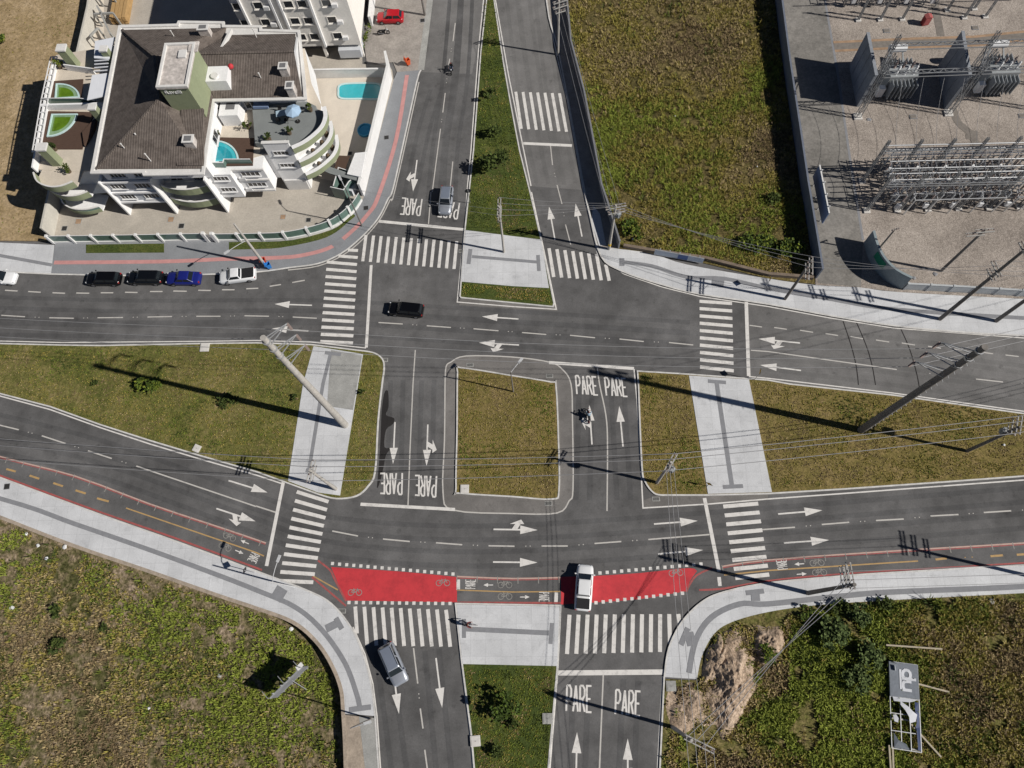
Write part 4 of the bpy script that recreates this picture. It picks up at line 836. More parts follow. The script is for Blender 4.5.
# litter bins
def bin_(label,px,col,rz,z,group=None):
    t=thing('litter_bin',label,'litter bin',G(*px,z),rz,group); b=MB(); m=mat(label.split()[0]+'_bin_plastic',col,.5,.1,4)
    lo=[(-.22,-.2),(.22,-.2),(.22,.2),(-.22,.2)]; hi=[(-.32,-.28),(.32,-.28),(.32,.28),(-.32,.28)]
    b.add([(x,y,.06) for x,y in lo]+[(x,y,.95) for x,y in hi],[(3,2,1,0),(0,1,5,4),(1,2,6,5),(2,3,7,6),(3,0,4,7)])
    inn=[(x*.86,y*.86) for x,y in hi]
    b.add([(x,y,.95) for x,y in hi]+[(x,y,.96) for x,y in inn]+[(x*.8,y*.8,.35) for x,y in lo],[(0,1,5,4),(1,2,6,5),(2,3,7,6),(3,0,4,7)]+[(4,5,9,8),(5,6,10,9),(6,7,11,10),(7,4,8,11)]); b.add([(x*.8,y*.8,.35) for x,y in lo],[(0,1,2,3)]); b.build('bin_body',m,t)
    l=MB(); l.box((-.36,0,1.15),(.08,.58,.52),0,0,Matrix.Rotation(.25,3,'Y')); l.build('lid',m,t)
    for s in(-1,1): w=MB(); w.tube((-.2,s*.2,.08),(-.2,s*.26,.08),.08,.08,10); w.build('wheel',M['tyre'],t)
bin_('orange bin standing alone on the old driveway',(408.5,64.5),(.62,.10,.03),.6,.1)
bin_('red bin beside the leaning lamp post',(265,263),(.55,.06,.03),.3,ZK)
bin_('blue bin next to the red one at the kerb',(270,267.5),(.03,.20,.55),.5,ZK)
# ================================================================ poles, lamps, signs, walls, wires
M['poleconc']=mat('pole_concrete',(.42,.40,.37),.9,.15,2,var2=.1,scale2=9)
M['poledark']=mat('weathered_pole_concrete',(.20,.185,.17),.9,.2,2,var2=.12,scale2=9)
M['steel']=mat('galvanised_steel',(.46,.47,.48),.45,.12,4,metal=.5)
M['insul']=mat('porcelain_insulator',(.30,.24,.22),.3,.1,4,spec=.5)
M['crossarm']=mat('crossarm_concrete',(.38,.37,.35),.85,.12,3)
M['wire']=mat('aluminium_wire',(.33,.33,.34),.5,.1,2,metal=.2)
M['lampgrey']=mat('lamp_housing',(.50,.51,.52),.5,.1,4)
M['transformer']=mat('transformer_tank_grey',(.34,.36,.37),.6,.1,4)
M['yellowband']=mat('yellow_pole_band',(.60,.40,.03),.7,.1,3)
def V3(a,b): return (G(*b,0)-G(*a,0))
ANCH={}
def pole(key,label,base,h,r0=.17,r1=.11,arms=(),armdir=None,m='poleconc',z=ZK,name='power_pole',group=None,square=False,extra=None):
    """arms: (height,length,offset along armdir) cross arms with pin insulators"""
    b=G(*base,z); t=thing(name,label,'utility pole',b,0,group); mb=MB(); mb.tube((0,0,-.3),(0,0,h),r0,r1,12 if not square else 4); mb.build('pole_shaft',M[m],t)
    a=Vector((math.cos(armdir or 0),math.sin(armdir or 0),0)); n=Vector((-a.y,a.x,0)); pts=[]
    for (z1,L,off) in arms:
        for s in ((-1,1) if L>1.2 else (1,)):
            c=MB(); o=n*s*(r1+.05); p=Vector((0,0,z1))+o+a*off; c.bar(p-a*L/2,p+a*L/2,.09,.11)
            if s==1: c.bar(p+a*(off*0+.45)-Vector((0,0,.0)),Vector((0,0,z1-.55))+o,.03)
            c.build('crossarm',M['crossarm'],t)
        for k in(-.46,-.16,.16,.46) if L>1.6 else (-.42,0.12,.42):
            q=Vector((0,0,z1))+a*(off+k*L); i=MB(); i.tube(q,q+Vector((0,0,.12)),.03,.03,6); i.tube(q+Vector((0,0,.12)),q+Vector((0,0,.26)),.075,.05,8); i.tube(q+Vector((0,0,.18)),q+Vector((0,0,.21)),.09,.09,8); i.build('insulator',M['insul'],t); pts.append(b+q+Vector((0,0,.26)))
    ANCH[key]=pts or [b+Vector((0,0,h))]
    ANCH[key+'_t']=b; 
    if extra: extra(t,h)
    return t
def lamp_arm(dx,dy,rise=.9,zf=.93):
    def f(t,h):
        mb=MB(); P=[Vector((0,0,h*zf)),Vector((dx*.3,dy*.3,h*zf+rise*.6)),Vector((dx*.65,dy*.65,h*zf+rise*.9)),Vector((dx,dy,h*zf+rise))]; mb.path(P,.04,6); ao=mb.build('lamp_arm',M['lampgrey'],t)
        d=Vector((dx,dy,0)).normalized(); l=MB(); p=P[-1]; l.bar(p-d*.1,p+d*.62,.26,.12); l.build('lamp_head',M['lampgrey'],ao)
    return f
def tall_arms(dirs,hs,L=2.3):
    def f(t,h):
        for z1 in hs:
            a=Vector((math.cos(dirs),math.sin(dirs),0)); mb=MB(); s=Vector((-a.y,a.x,0))
            tip=Vector((0,0,z1))+a*L
            mb.bar(Vector((0,0,z1))+s*.28,tip,.075); mb.bar(Vector((0,0,z1))-s*.28,tip,.075); mb.bar(Vector((0,0,z1+1.0)),tip,.06); ao=mb.build('bracket_arm',M['steel'],t)
            i=MB(); 
            for k in range(7): i.tube(tip-Vector((0,0,.12+.17*k)),tip-Vector((0,0,.2+.17*k)),.13,.10,8)
            i.tube(tip,tip-Vector((0,0,1.35)),.025,.025,5); i.build('insulator_string',M['insul'],ao)
        st=MB()
        for k in range(int(h/1.0)-3):
            zz=2.5+k*1.0; st.bar((0,0,zz),(.55*math.cos(dirs+2.2),.55*math.sin(dirs+2.2),zz),.04)
        st.build('step_bolts',M['steel'],t)
        for z1 in(h-.8,h-2.4,h-4.0): 
            c=MB(); c.tube((0,0,z1-.1),(0,0,z1+.1),.36,.36,12); c.build('pole_collar',M['steel'],t)
    return f
AD=rad(52)
pole('A','tall pale concrete pole leaning over the left crossing pavement, with three bracket arms',(345,425),25.8,.44,.26,m='poleconc',extra=tall_arms(AD,(24.6,22.2,19.8)),name='transmission_pole')
pole('C','tall dark concrete pole with climbing bolts on the right median',(861,430),24.4,.42,.27,m='poledark',extra=tall_arms(rad(150),(22.4,20.2,18.0),2.6),name='transmission_pole')
pole('B','short concrete pole by the left crosswalk with upright paired crossarms',(336,489),9.6,.21,.13,((9.2,2.4,0),(8.5,1.6,0)),rad(80))
def transf(ang,off=.45,zf=.78,n=1):
    def f(t,h):
        for k in range(n):
            c=Vector((math.cos(ang)*off,math.sin(ang)*off,h*zf)); mb=MB(); mb.tube(c-Vector((0,0,.4)),c+Vector((0,0,.4)),.30,.30,12); mb.tube(c+Vector((0,0,.4)),c+Vector((0,0,.46)),.26,.2,12)
            for q in range(8): a=q*.785; mb.box(c+Vector((math.cos(a)*.34,math.sin(a)*.34,0)),(.10,.03,.6),a)
            to=mb.build('transformer',M['transformer'],t); i=MB()
            for q in(-.14,0,.14): i.tube(c+Vector((q,0,.45)),c+Vector((q,0,.7)),.04,.03,6)
            i.build('bushing',M['insul'],to)
    return f
pole('N','concrete pole with transformer in the corner of the grass right of the junction',(657,482.5),9.8,.19,.12,((9.5,2.2,0),(8.6,1.9,.3)),rad(58),extra=transf(-.6))
pole('D','concrete pole on the right median carrying bundled wires',(967,451),9.6,.2,.13,((9.3,2.0,.3),(8.5,1.8,.3),(7.8,1.2,.2)),rad(70),m='poledark',extra=transf(1.2,.4,.7))
pole('E','dark pole on the upper right pavement, left of its twin, with metal brackets',(940,319),16.5,.24,.14,((11.6,1.9,.3),(10.6,1.5,.2),(16,1.8,0)),rad(100),m='poledark')
pole('F','dark pole on the upper right pavement nearest the right edge',(996,321),13,.24,.14,((12.6,1.9,0),(11.4,1.6,0)),rad(100),m='poledark')
pole('G','dark pole at the bottom right corner of the walled field',(785,299),9.4,.19,.13,((9.1,2.2,.5),(7.9,2.2,.5)),rad(-98),m='poledark')
pole('H','slim pole with a pair of long crossarms on the upper crossing pavement',(504,252),10.2,.16,.10,((9.9,2.6,0),(8.6,2.2,0)),rad(88))
pole('I','concrete pole with yellow band at the field corner, crossarms and transformer on top',(609,249),9.7,.19,.12,((9.4,2.4,0),(8.3,2.0,.2)),rad(12),extra=transf(.3))
_b=MB(); _b.tube((0,0,.9),(0,0,1.35),.2,.195,12); _b.build('yellow_band',M['yellowband'],[o for o in COL.objects if o.get('label','').startswith('concrete pole with yellow')][0])
pole('J','grey pole with three crossarms beside the dark wall of the upper road',(558,54),9.0,.17,.11,((8.8,2.0,.2),(8.0,2.0,.2),(7.2,1.4,.2)),rad(20))
pole('K','thin dark lamp post at the rounded corner of the apartment fence',(362,226),8.4,.10,.06,m='poledark',name='street_lamp',extra=lamp_arm(-.5,1.0,.5,.97))
pole('L','leaning looking concrete lamp post beside the red and blue bins',(265,265),9.7,.2,.12,m='poleconc',name='street_lamp',extra=lamp_arm(-1.9,-1.5,.2,.62))
pole('O','concrete pole with twin pale crossarms on the weedy lot at the bottom',(672.5,727),10.2,.2,.13,((9.9,2.7,.75),(9.4,2.6,.75)),rad(-25),z=.12)
pole('P','black looking pole on the lower right pavement with upright crossarms',(808,593),12.2,.24,.16,((11.6,2.4,.8),(10.8,2.0,.8),(10.0,2.0,.8)),rad(92),m='poledark')
pole('Q','pole just past the right edge by the lower pavement, only its shadow in view',(1046,580),11.5,.22,.14,((11.1,2.6,.4),(10.2,2.2,.4),(9.2,2.0,.4)),rad(88))
pole('S','white lamp post on the lower left pavement casting a long thin shadow',(294,587),7.6,.10,.075,m='lampgrey',name='street_lamp',extra=lamp_arm(.6,2.0,.9,.85))
pole('T2','very thin dark post at the end of the curved lower left pavement',(371,719),8.2,.09,.06,m='poledark',name='street_lamp',extra=lamp_arm(1.3,.4,.3,.97))
pole('W','dark pole beside the old driveway at the top edge',(425,15),9.2,.19,.12,((8.8,2.0,0),),rad(100),m='poledark',z=.1)
pole('R','small dark lamp post with a bent arm on the central island',(513.3,391.5),6.6,.09,.06,m='poledark',name='street_lamp',extra=lamp_arm(.9,1.1,.25,.96))
# overhead wires
def wire(a,b,sag,label,group,r=.022,name='power_line'):
    n=14; P=[]
    for i in range(n+1):
        u=i/n; p=a.lerp(b,u); P.append(Vector((p.x,p.y,p.z-sag*4*u*(1-u))))
    o=P[0].copy(); mb=MB(); mb.path([p-o for p in P],r,4); return tag(mb.build(name,M['wire'],None,o),label,'overhead wire',group)
def span(k1,k2,sag,label,group,idx=None,r=.022,pick=None):
    A=ANCH[k1] if isinstance(k1,str) else k1; B=ANCH[k2] if isinstance(k2,str) else k2; n=min(len(A),len(B)) if idx is None else idx
    for i in (pick or range(n)): wire(A[i%len(A)],B[i%len(B)],sag,label,group,r)
off=lambda k,d,n=None: [p+Vector(d) for p in ANCH[k][:n]]
span('B','N',.7,'overhead wire crossing the central island and lower junction between two short poles','wires over the central island',5,.034,(0,2,3))
span('N','D',.6,'overhead wire above the right median between the transformer poles','wires over the right median',5,.034,(0,2,3))
span('B',off('B',(-48,4,0)),.9,'overhead wire running left from the short pole by the left crosswalk','wires over the lower left road',5,.034,(0,2,3))
span('D',off('D',(30,7,0)),.5,'overhead wire leaving the right edge from the right median pole','wires leaving the right edge',4)
span('N','O',.5,'overhead wire crossing the lower right crosswalk down to the weedy lot','wires down to the weedy lot',3)
span('O',off('O',(1,-45,0)),.6,'overhead wire leaving the bottom edge from the twin crossarm pole','wires leaving the bottom edge',4)
span('P','O',.7,'overhead wire slanting above the earth heaps and round bush','wires above the earth heaps',3,.028)
span('P','Q',.3,'overhead wire along the lower right pavement','wires along the lower right pavement',3)
span('G','E',.5,'overhead wire above the upper right pavement','wires above the upper right pavement',3)
span('E','F',.2,'overhead wire between the two dark twin poles','wires between the twin poles',4)
span('I','G',.6,'overhead wire along the bottom of the walled field','wires along the field bottom',3)
span('H','I',.4,'overhead wire between the upper crossing pavement and the field corner','wires over the upper road',4,.018)
span('H','K',.3,'thin overhead wire from the upper crossing pavement to the fence corner lamp','wires to the fence corner',2,.015)
span('J','I',.5,'overhead wire along the dark wall of the upper right road','wires along the dark wall',3,.018)
tipA=[G(345,425,ZK)+Vector((math.cos(AD)*2.3,math.sin(AD)*2.3,z-1.35)) for z in(24.6,22.2,19.8)]
tipC=[G(861,430,ZK)+Vector((math.cos(rad(150))*2.6,math.sin(rad(150))*2.6,z-1.35)) for z in(22.4,20.2,18.0)]
for a,b in zip(tipA,tipC): wire(a,b,1.6,'high wire stretched between the two tall concrete poles','high wires between the tall poles',.025)
for a in tipA: wire(a,a+Vector((-70,6,0)),1.6,'high wire leaving the left edge from the tall pale pole','high wires leaving the left edge',.025)
for a in tipC: wire(a,a+Vector((60,14,0)),1.2,'high wire leaving the right edge from the tall dark pole','high wires leaving the right edge',.025)
# signs
M['signback']=mat('dark_sign_back',(.03,.03,.035),.5,.1,4)
M['signyellow']=mat('yellow_sign_face',(.70,.42,.03),.5,.08,4)
def diamond_sign(label,px,yaw,z=ZK,h=2.6,round_=False):
    t=thing('road_sign',label,'road sign',G(*px,z),yaw); mb=MB(); mb.tube((0,0,-.1),(0,0,h+.3),.035,.035,8); mb.build('sign_post',M['steel'],t)
    s=MB(); R=.42; k=16 if round_ else 4; a0=0 
    vs=[(x,R*math.cos(a0+2*math.pi*i/k),h+R*math.sin(a0+2*math.pi*i/k)) for x in(.04,.06) for i in range(k)]
    s.add(vs,[tuple(range(k))[::-1],tuple(range(k,2*k))]+[(i,(i+1)%k,k+(i+1)%k,k+i) for i in range(k)]); s.build('sign_plate',M['signback'],t)
    f=MB(); vs=[(x,.9*R*math.cos(a0+2*math.pi*i/k),h+.9*R*math.sin(a0+2*math.pi*i/k)) for x in(.064,) for i in range(k)]; f.add(vs,[tuple(range(k))]); f.build('sign_face',M['signyellow'],t)
diamond_sign('small diamond sign on the lower left pavement beside the lamp post shadow',(254.5,572.5),rad(166))
diamond_sign('small diamond sign on the upper right pavement below the blue banner',(764.5,288.5),rad(166))
diamond_sign('small diamond sign at the top of the right crossing pavement',(754.5,379.5),rad(166))
diamond_sign('round sign on the median edge left of the upper stop line',(470,203),rad(100),round_=True)
diamond_sign('small sign at the lower edge of the right crossing pavement',(707,486),rad(-120),h=1.3)
# concrete covers, boxes and drains
def cover(label,px,s,h=.10,m='boxconc',rz=0,z=ZK,name='concrete_cover',cat='manhole cover'):
    t=thing(name,label,cat,G(*px,z),rz); mb=MB(); e=.03; mb.box((0,0,h/2),(s,s,h)); mb.build('cover_frame',M[m],t)
    l=MB(); l.box((0,0,h+.012),(s*.82,s*.82,.02)); 
    l.build('cover_lid',M[m],t)
    b=MB(); b.bar((-.08,0,h+.035),(.08,0,h+.035),.025,.02); b.build('lift_handle',M['drain'],t)
cover('white square concrete cover at the upper edge of the left median',(205,347.5),1.1)
cover('pale concrete cover at the lower edge of the left median',(197,448.5),.85,rz=-.4)
cover('white concrete cover at the bottom left of the central island',(464.8,489),.95)
cover('white concrete cover on the left side of the lower median',(475.5,741),1.0,rz=.1)
cover('grey concrete cover on the right side of the lower median',(547.5,718.5),1.0,m='paleold')
cover('grey concrete slab beside the road right of the lower stop line',(671,686),1.0,m='paleold',z=.1)
for lab,p in [('dark drain grate at the top left of the central island gutter',(470,365)),('dark drain grate at the top right of the central island gutter',(549.5,376)),('dark drain grate below the bottom right of the central island',(548.5,503.5)),('dark drain grate below the transformer pole grass',(656,499)),('dark drain by the left kerb of the upper crossing pavement',(462,251)),('small dark drain under the white stop bar of the curved pavement',(342,611)),('dark drain at the corner of the left crossing pavement',(384.5,360))]:
    t=thing('drain_grate',lab,'drain',G(*p,.004),0); mb=MB(); mb.box((0,0,.01),(.85,.5,.02)); mb.build('drain_frame',M['paleold'],t); mb=MB(); [mb.box((-.3+.1*k,0,.025),(.045,.36,.02)) for k in range(7)]; mb.build('grate_bars',M['drain'],t)
for lab,p,zz in [('dark square hatch near the left end of the lower left pavement',(7,486.5),ZK),('dark square hatch on the grey sidewalk east of the pool wall',(386.5,137.5),ZK),('dark square hatch on the old driveway near the road',(422.5,20.5),.1),('dark hatch on the grey corner sidewalk',(366,208),ZK)]:
    t=thing('hatch',lab,'hatch',G(*p,zz),.1); mb=MB(); mb.box((0,0,.01),(.7,.7,.02)); mb.build('hatch_frame',M['tactile'],t); mb=MB(); mb.box((0,0,.025),(.58,.58,.015)); mb.build('hatch_lid',M['drain'],t)
# walls
M['wallgrey']=mat('field_wall_concrete',(.19,.195,.21),.9,.15,1,var2=.1,scale2=6)
M['wallblue']=mat('bluish_panel_wall',(.15,.17,.215),.85,.14,1.2,var2=.08,scale2=7)
M['wallpale']=mat('pale_precast_wall',(.45,.47,.48),.85,.12,1.5)
M['wallbrown']=mat('brown_low_wall',(.19,.15,.115),.95,.22,1.2,var2=.1,scale2=6)
M['wallwhite']=mat('white_wall_render',(.70,.70,.69),.85,.05,.8,var2=.04,scale2=4)
def wall(name,label,pts,h,th,m,z=.0,capm=None,ncap=.06,posts=0,cat='wall'):
    P=GG(pts,0); o=P[0].copy(); o.z=z; t=thing(name,label,cat,o,0); L=[p-Vector((o.x,o.y,0)) for p in P]
    mb=MB(); mb.ribbon(L,th,0,h); mb.build('wall_panel',M[m],t)
    c=MB(); c.ribbon(L,th+ncap,h,h+.07); c.build('coping',M[capm or m],t)
    if posts:
        acc=0.
        for a,b in zip(L[:-1],L[1:]):
            D=(b-a); l=D.length; D.normalize()
            while acc<l:
                q=a+D*acc; k=MB(); k.box((q.x,q.y,h/2+.06),(th+.12,.25,h+.12),math.atan2(D.y,D.x)+math.pi/2); k.build('wall_post',M[capm or m],t); acc+=posts
            acc-=l
    return t
wall('boundary_wall','long grey wall along the upper right road and walled field',wallL,1.75,.16,'wallgrey',.1)
wall('boundary_wall','long bluish panel wall between the walled field and the substation',wallR,2.4,.18,'wallblue',.1)
wall('retaining_kerb','brown earth stained retaining kerb along the lower left pavement',ret[4:],.98,.32,'kerbbrown',-.9)
wall('low_wall','low brown wall at the foot of the walled field',[(623,247.5),(652,252.5),(704,260),(768,276),(812,279.5)],.55,.30,'wallbrown',.1)
wall('precast_wall','pale precast wall along the substation front',[(903,289.5),(960,292.5),(1024,296.5),(1260,310)],1.4,.16,'wallpale',.1,posts=2.6)
M['gatewall']=mat('grey_blue_gate_sheet',(.24,.29,.31),.6,.12,1.5,var2=.15,scale2=9)
M['greensign']=mat('green_sign_sheet',(.02,.20,.12),.6,.1,3)
gt=wall('entrance_wall','curved grey blue wall with a green panel at the substation entrance',smooth([(864,243),(868,257),(875,270),(886,281),(901,289)],3),2.7,.22,'gatewall',.12,cat='wall')
P=GG(smooth([(864,243),(868,257),(875,270),(886,281),(901,289)],3),0); o0=Vector((P[0].x,P[0].y,0))
mb=MB(); mb.ribbon([p-o0 for p in P[4:8]],.03,1.2,2.4,off=-.135); mb.build('green_panel',M['greensign'],gt)
# banners and hoardings
M['bannerblue']=mat('blue_banner_vinyl',(.07,.13,.32),.5,.12,1.2); M['bannerback']=mat('slate_blue_banner',(.17,.23,.36),.6,.08,1.5); M['bannerwhite']=mat('bluish_white_banner',(.50,.56,.64),.6,.08,2)
def hoarding(name,label,a,b,z0,z1,m,frame='steel',th=.08,cat='billboard',posts=2,zb=.12,face2=None):
    A=G(*a,0);B=G(*b,0); t=thing(name,label,cat,Vector((A.x,A.y,zb)),0); D=Vector((B.x-A.x,B.y-A.y,0)); d=D.normalized(); n=Vector((-d.y,d.x,0))
    mb=MB(); mb.ribbon([Vector((0,0,0)),D],th,z0,z1); mb.build('banner_sheet',M[m],t)
    f=MB(); 
    for z in(z0,z1): f.bar(Vector((0,0,z)),D+Vector((0,0,z)),th+.06,.07)
    f.build('frame_rail',M[frame],t)
    for k in range(posts):
        u=(k+.5)/posts if posts>1 else .5; p=MB(); q=D*u; p.bar(q+n*(th/2+.08)*1,q+n*(th/2+.08)+Vector((0,0,z1+.25)),.12); p.build('post',M[frame],t)
    return t,D,d,n
hoarding('hoarding','narrow slate blue hoarding inside the substation wall',(810.5,181),(819.5,228),.9,3.2,'bannerback','wallwhite',.1,posts=4)
t,D,d,n=hoarding('banner','long pale blue banner on the fence below the walled field',(653.5,255.5),(702,264.5),.25,1.35,'bannerwhite','steel',.04,'banner',5)
mb=MB(); mb.ribbon([D*.48,D*.68],.05,.3,1.3,off=-.03); mb.build('blue_print',M['bannerblue'],t)
# edge-on hoarding on the low lot
t,D,d,n=hoarding('billboard','grey billboard seen from its upper edge on the low left lot',(279,696.5),(310,666),1.5,3.5,'wallgrey','steel',.10,posts=4,zb=-.9)
for u in (.02,.5,.98):
    p=MB(); q=D*u; p.bar(q+Vector((0,0,3.5)),q+Vector((0,0,4.3)),.06); p.bar(q+Vector((0,0,4.3)),q+n*.9+Vector((0,0,4.35)),.05); p.build('lamp_bracket',M['steel'],t)
mb=MB(); mb.box(D*.97+Vector((0,0,3.6))+n*.2,(.7,.4,.2),math.atan2(d.y,d.x)); mb.build('white_top_plate',M['wallwhite'],t)
mb=MB(); mb.bar(D*.55+Vector((0,0,2.2)),D*.55-n*1.4+Vector((0,0,.2)),.07); mb.build('brace',M['steel'],t)
# torn billboard facing the road
M['vinylgrey']=mat('grey_blue_vinyl',(.17,.19,.22),.6,.12,1.2,var2=.1,scale2=5); M['vinylwhite']=mat('torn_white_vinyl',(.60,.62,.66),.6,.1,1.5); M['timber']=mat('pale_weathered_timber',(.42,.37,.28),.9,.15,1,stretch=(8,8,1)); M['navy']=mat('navy_vinyl',(.03,.05,.13),.6,.1,2)
A=G(885.5,661,0);B=G(888.5,747,0); zb=.12; t=thing('billboard','torn grey billboard with white letters lying fallen on the lower right lot','billboard',Vector((A.x,A.y,zb)),0)
D=Vector((B.x-A.x,B.y-A.y,0)); LEN=D.length; d=D.normalized(); n=Vector((-d.y,d.x,0)); n=-n if n.x>0 else n  # n faces the road (-x)
z0,z1=0.,5.6; cut=.41; UP=Vector((0,0,1))
def bp(u,z,o=0): return D*u-n*(z*.485)+UP*(.66+.02*z+o)   # fallen: the sheet lies on its back
mb=MB(); mb.add([bp(0,z0,.03),bp(cut,z0,.03),bp(cut-.01,z1,.03),bp(0,z1,.03),bp(0,z0,-.03),bp(cut,z0,-.03),bp(cut-.01,z1,-.03),bp(0,z1,-.03)],[(0,1,2,3),(7,6,5,4),(0,4,5,1),(1,5,6,2),(2,6,7,3),(3,7,4,0)]); sh=mb.build('printed_sheet',M['vinylgrey'],t)
def mapw(u,y): return bp(.078+u*.235,2.55+y*2.4,.05)
mb=MB()
for i,ch in enumerate('du'):
    for st in GLY[ch]:
        pts=[mapw((i*1.32+x)/2.32,y) for x,y in st]
        for a,b in zip(pts[:-1],pts[1:]): mb.bar(a-(b-a).normalized()*.08,b+(b-a).normalized()*.08,.27,.02,up=UP)
mb.bar(bp(.078,2.1,.05),bp(.31,2.1,.05),.20,.02,up=UP); mb.build('lettering',M['vinylwhite'],sh)
mb=MB(); mb.box(bp(.07,.95,.06),(.05,.5,.45)); mb.build('white_patch',M['vinylwhite'],sh)
fr=MB()
for z in(z0,z1,1.9,3.7): fr.bar(bp(0,z,-.06),bp(1,z,-.06),.07,.09)
for u in(0,.2,.41,.6,.8,1): fr.bar(bp(u,z0,-.06),bp(u,z1,-.06),.08,.07)
fr.build('frame',M['steel'],t)
for u in(.02,.33,.66,.98): p=MB(); p.bar(bp(u,0,-.2),bp(u,z1,-.2),.14); p.build('post',M['poleconc'],t)
def flap(name,poly,m,o): 
    mb=MB(); q=[bp(u,z,o+w*.7) for u,z,w in poly]; q2=[v-UP*.02 for v in q]; k=len(q); mb.add(q+q2,[tuple(range(k)),tuple(range(k,2*k))[::-1]]+[(i,(i+1)%k,k+(i+1)%k,k+i) for i in range(k)]); mb.build(name,M[m],t)
flap('torn_vinyl',[(.42,.5,0),(.46,.6,.1),(.45,3.6,.15),(.43,4.6,.05),(.41,5.2,0),(.41,.4,0)],'vinylwhite',.03)
flap('torn_vinyl',[(.45,1.9,.1),(.49,1.7,.3),(.55,2.6,.35),(.62,3.3,.3),(.69,3.4,.2),(.66,4.6,.15),(.58,4.9,.2),(.55,4.1,.3),(.50,3.2,.3)],'vinylwhite',.05)
flap('torn_vinyl',[(.44,4.7,0),(.52,4.6,.1),(.66,4.9,.1),(.74,4.5,.1),(.72,5.4,0),(.44,5.4,0)],'navy',.03)
flap('torn_vinyl',[(.70,4.8,0),(.98,4.9,.05),(.99,5.5,0),(.72,5.5,0)],'navy',.02)
flap('torn_vinyl',[(.82,.4,0),(.9,1.2,.15),(.93,2.6,.2),(.99,3.2,.1),(.99,.4,0)],'vinylgrey',.04)
flap('torn_vinyl',[(.62,.3,.1),(.69,.4,.3),(.70,1.1,.3),(.65,1.3,.2),(.61,.9,.1)],'vinylwhite',.06)
def brace(label,a,b,za,zb_):
    A=G(*a,za);B=G(*b,zb_); mb=MB(); mb.bar(Vector((0,0,0)),B-A,.16,.14); tag(mb.build('timber_brace',M['timber'],None,A),label,'timber')
brace('pale timber sticking out beside the lettered part of the torn billboard',(911,682),(949,692),.75,.62)
brace('pale timber slanting out from the lower part of the torn billboard',(911,724),(941,757),.75,.62)
brace('pale timber lying on the grass above the torn billboard',(886,645),(942,649),.68,.68)
for k,(a,b) in enumerate([((889,745),(891,775)),((892.5,746),(893.5,775))]): brace('thin timber lying below the torn billboard, '+('left' if k==0 else 'right')+' of the pair',a,b,.6,.55)
# litter and stones
M['litter']=mat('white_plastic_litter',(.72,.73,.74),.6,.08,4)
def litter(label,px,s,z,m='litter'):
    c=G(*px,z); mb=MB(); n=7; s*=.62
    top=[(s*.5*(.6+.5*rng.random())*math.cos(2*math.pi*i/n),s*.5*(.6+.5*rng.random())*math.sin(2*math.pi*i/n),.04+.05*rng.random()) for i in range(n)]
    bot=[(x*1.25,y*1.25,0) for x,y,_ in top]; mb.add(top+bot+[(0,0,.11)],[(i,(i+1)%n,2*n) for i in range(n)]+[(n+i,n+(i+1)%n,(i+1)%n,i) for i in range(n)]); tag(mb.build('litter' if m=='litter' else 'rock',M[m],None,c),label,'litter' if m=='litter' else 'rock')
litter('white bag on the low lot at the left edge',(12,608),.9,-.8); litter('white scrap on the low lot under the left sidewalk',(26,534),.7,-.8); litter('white scrap near the sidewalk, middle of three on the low lot',(38,545.5),.6,-.8); litter('white scraps near the sidewalk, right of three on the low lot',(65,547),.8,-.8); litter('pale lump on the low lot below the sidewalk scraps',(46,558.5),.7,-.8)
litter('white scrap beside the curved retaining kerb',(291,629),.7,-.8); litter('tiny white scrap deep in the low lot',(149,708),.45,-.75); litter('white sheet scrap near the right end of the lower lot edge',(992,602),1.0,.2); litter('white object on the right median below the wires pole',(1004,445),.45,.2); litter('white scrap in the walled field',(675,116),.3,.3); litter('white scrap near the right wall of the walled field',(757,166.5),.35,.3); litter('white scrap at the bottom of the walled field',(633,239),.5,.3)
litter('pale rock on the low lot right of its middle',(219,676),.7,-.85,'paleold')
# ================================================================ buildings
M['render']=mat('white_facade_render',(.78,.78,.78),.85,.05,.6,var2=.05,scale2=5)
M['rendergrey']=mat('grey_and_shaded_render',(.55,.57,.60),.85,.06,.6,var2=.05,scale2=5)
M['olive']=mat('olive_facade_paint',(.26,.29,.18),.85,.07,.7,var2=.05,scale2=5)
M['winframe']=mat('white_window_frame',(.70,.70,.70),.5,.05,4)
M['pane']=mat('dark_window_pane',(.02,.024,.03),.12,.2,2,spec=.5)
M['louver']=mat('brown_grey_louver',(.12,.11,.10),.7,.2,2,stretch=(1,1,14))
M['greenglass']=mat('green_tinted_glass',(.12,.19,.165),.12,.1,2,spec=.5)
M['deck']=mat('brown_timber_deck',(.085,.052,.038),.85,.22,2.2,stretch=(1,9,1),var2=.1,scale2=4)
M['teal']=mat('teal_pool_water',(.05,.42,.48),.12,.10,.8,spec=.5)
M['greenwater']=mat('green_pool_water',(.22,.34,.20),.15,.35,.5,spec=.5)
M['tealdeep']=mat('deep_teal_water',(.02,.27,.33),.1,.2,1,spec=.5); M['greendeep']=mat('deep_green_water',(.10,.19,.012),.1,.3,1,spec=.5)
M['poolrim']=mat('pale_blue_pool_rim',(.50,.66,.66),.6,.05,4)
M['creamfloor']=mat('cream_terrace_floor',(.56,.50,.42),.9,.07,1,var2=.05,scale2=8)
M['greyfloor']=mat('grey_terrace_floor',(.21,.225,.225),.85,.08,.8,var2=.05,scale2=7)
M['slabstain']=mat('stained_roof_slab',(.50,.46,.43),.95,.28,1.1,var2=.22,scale2=2.5)
M['gutter']=mat('white_gutter',(.66,.65,.63),.85,.08,1,var2=.06,scale2=6)
M['metalwhite']=mat('white_metal_sheet',(.70,.72,.76),.5,.05,1,stretch=(6,1,1))
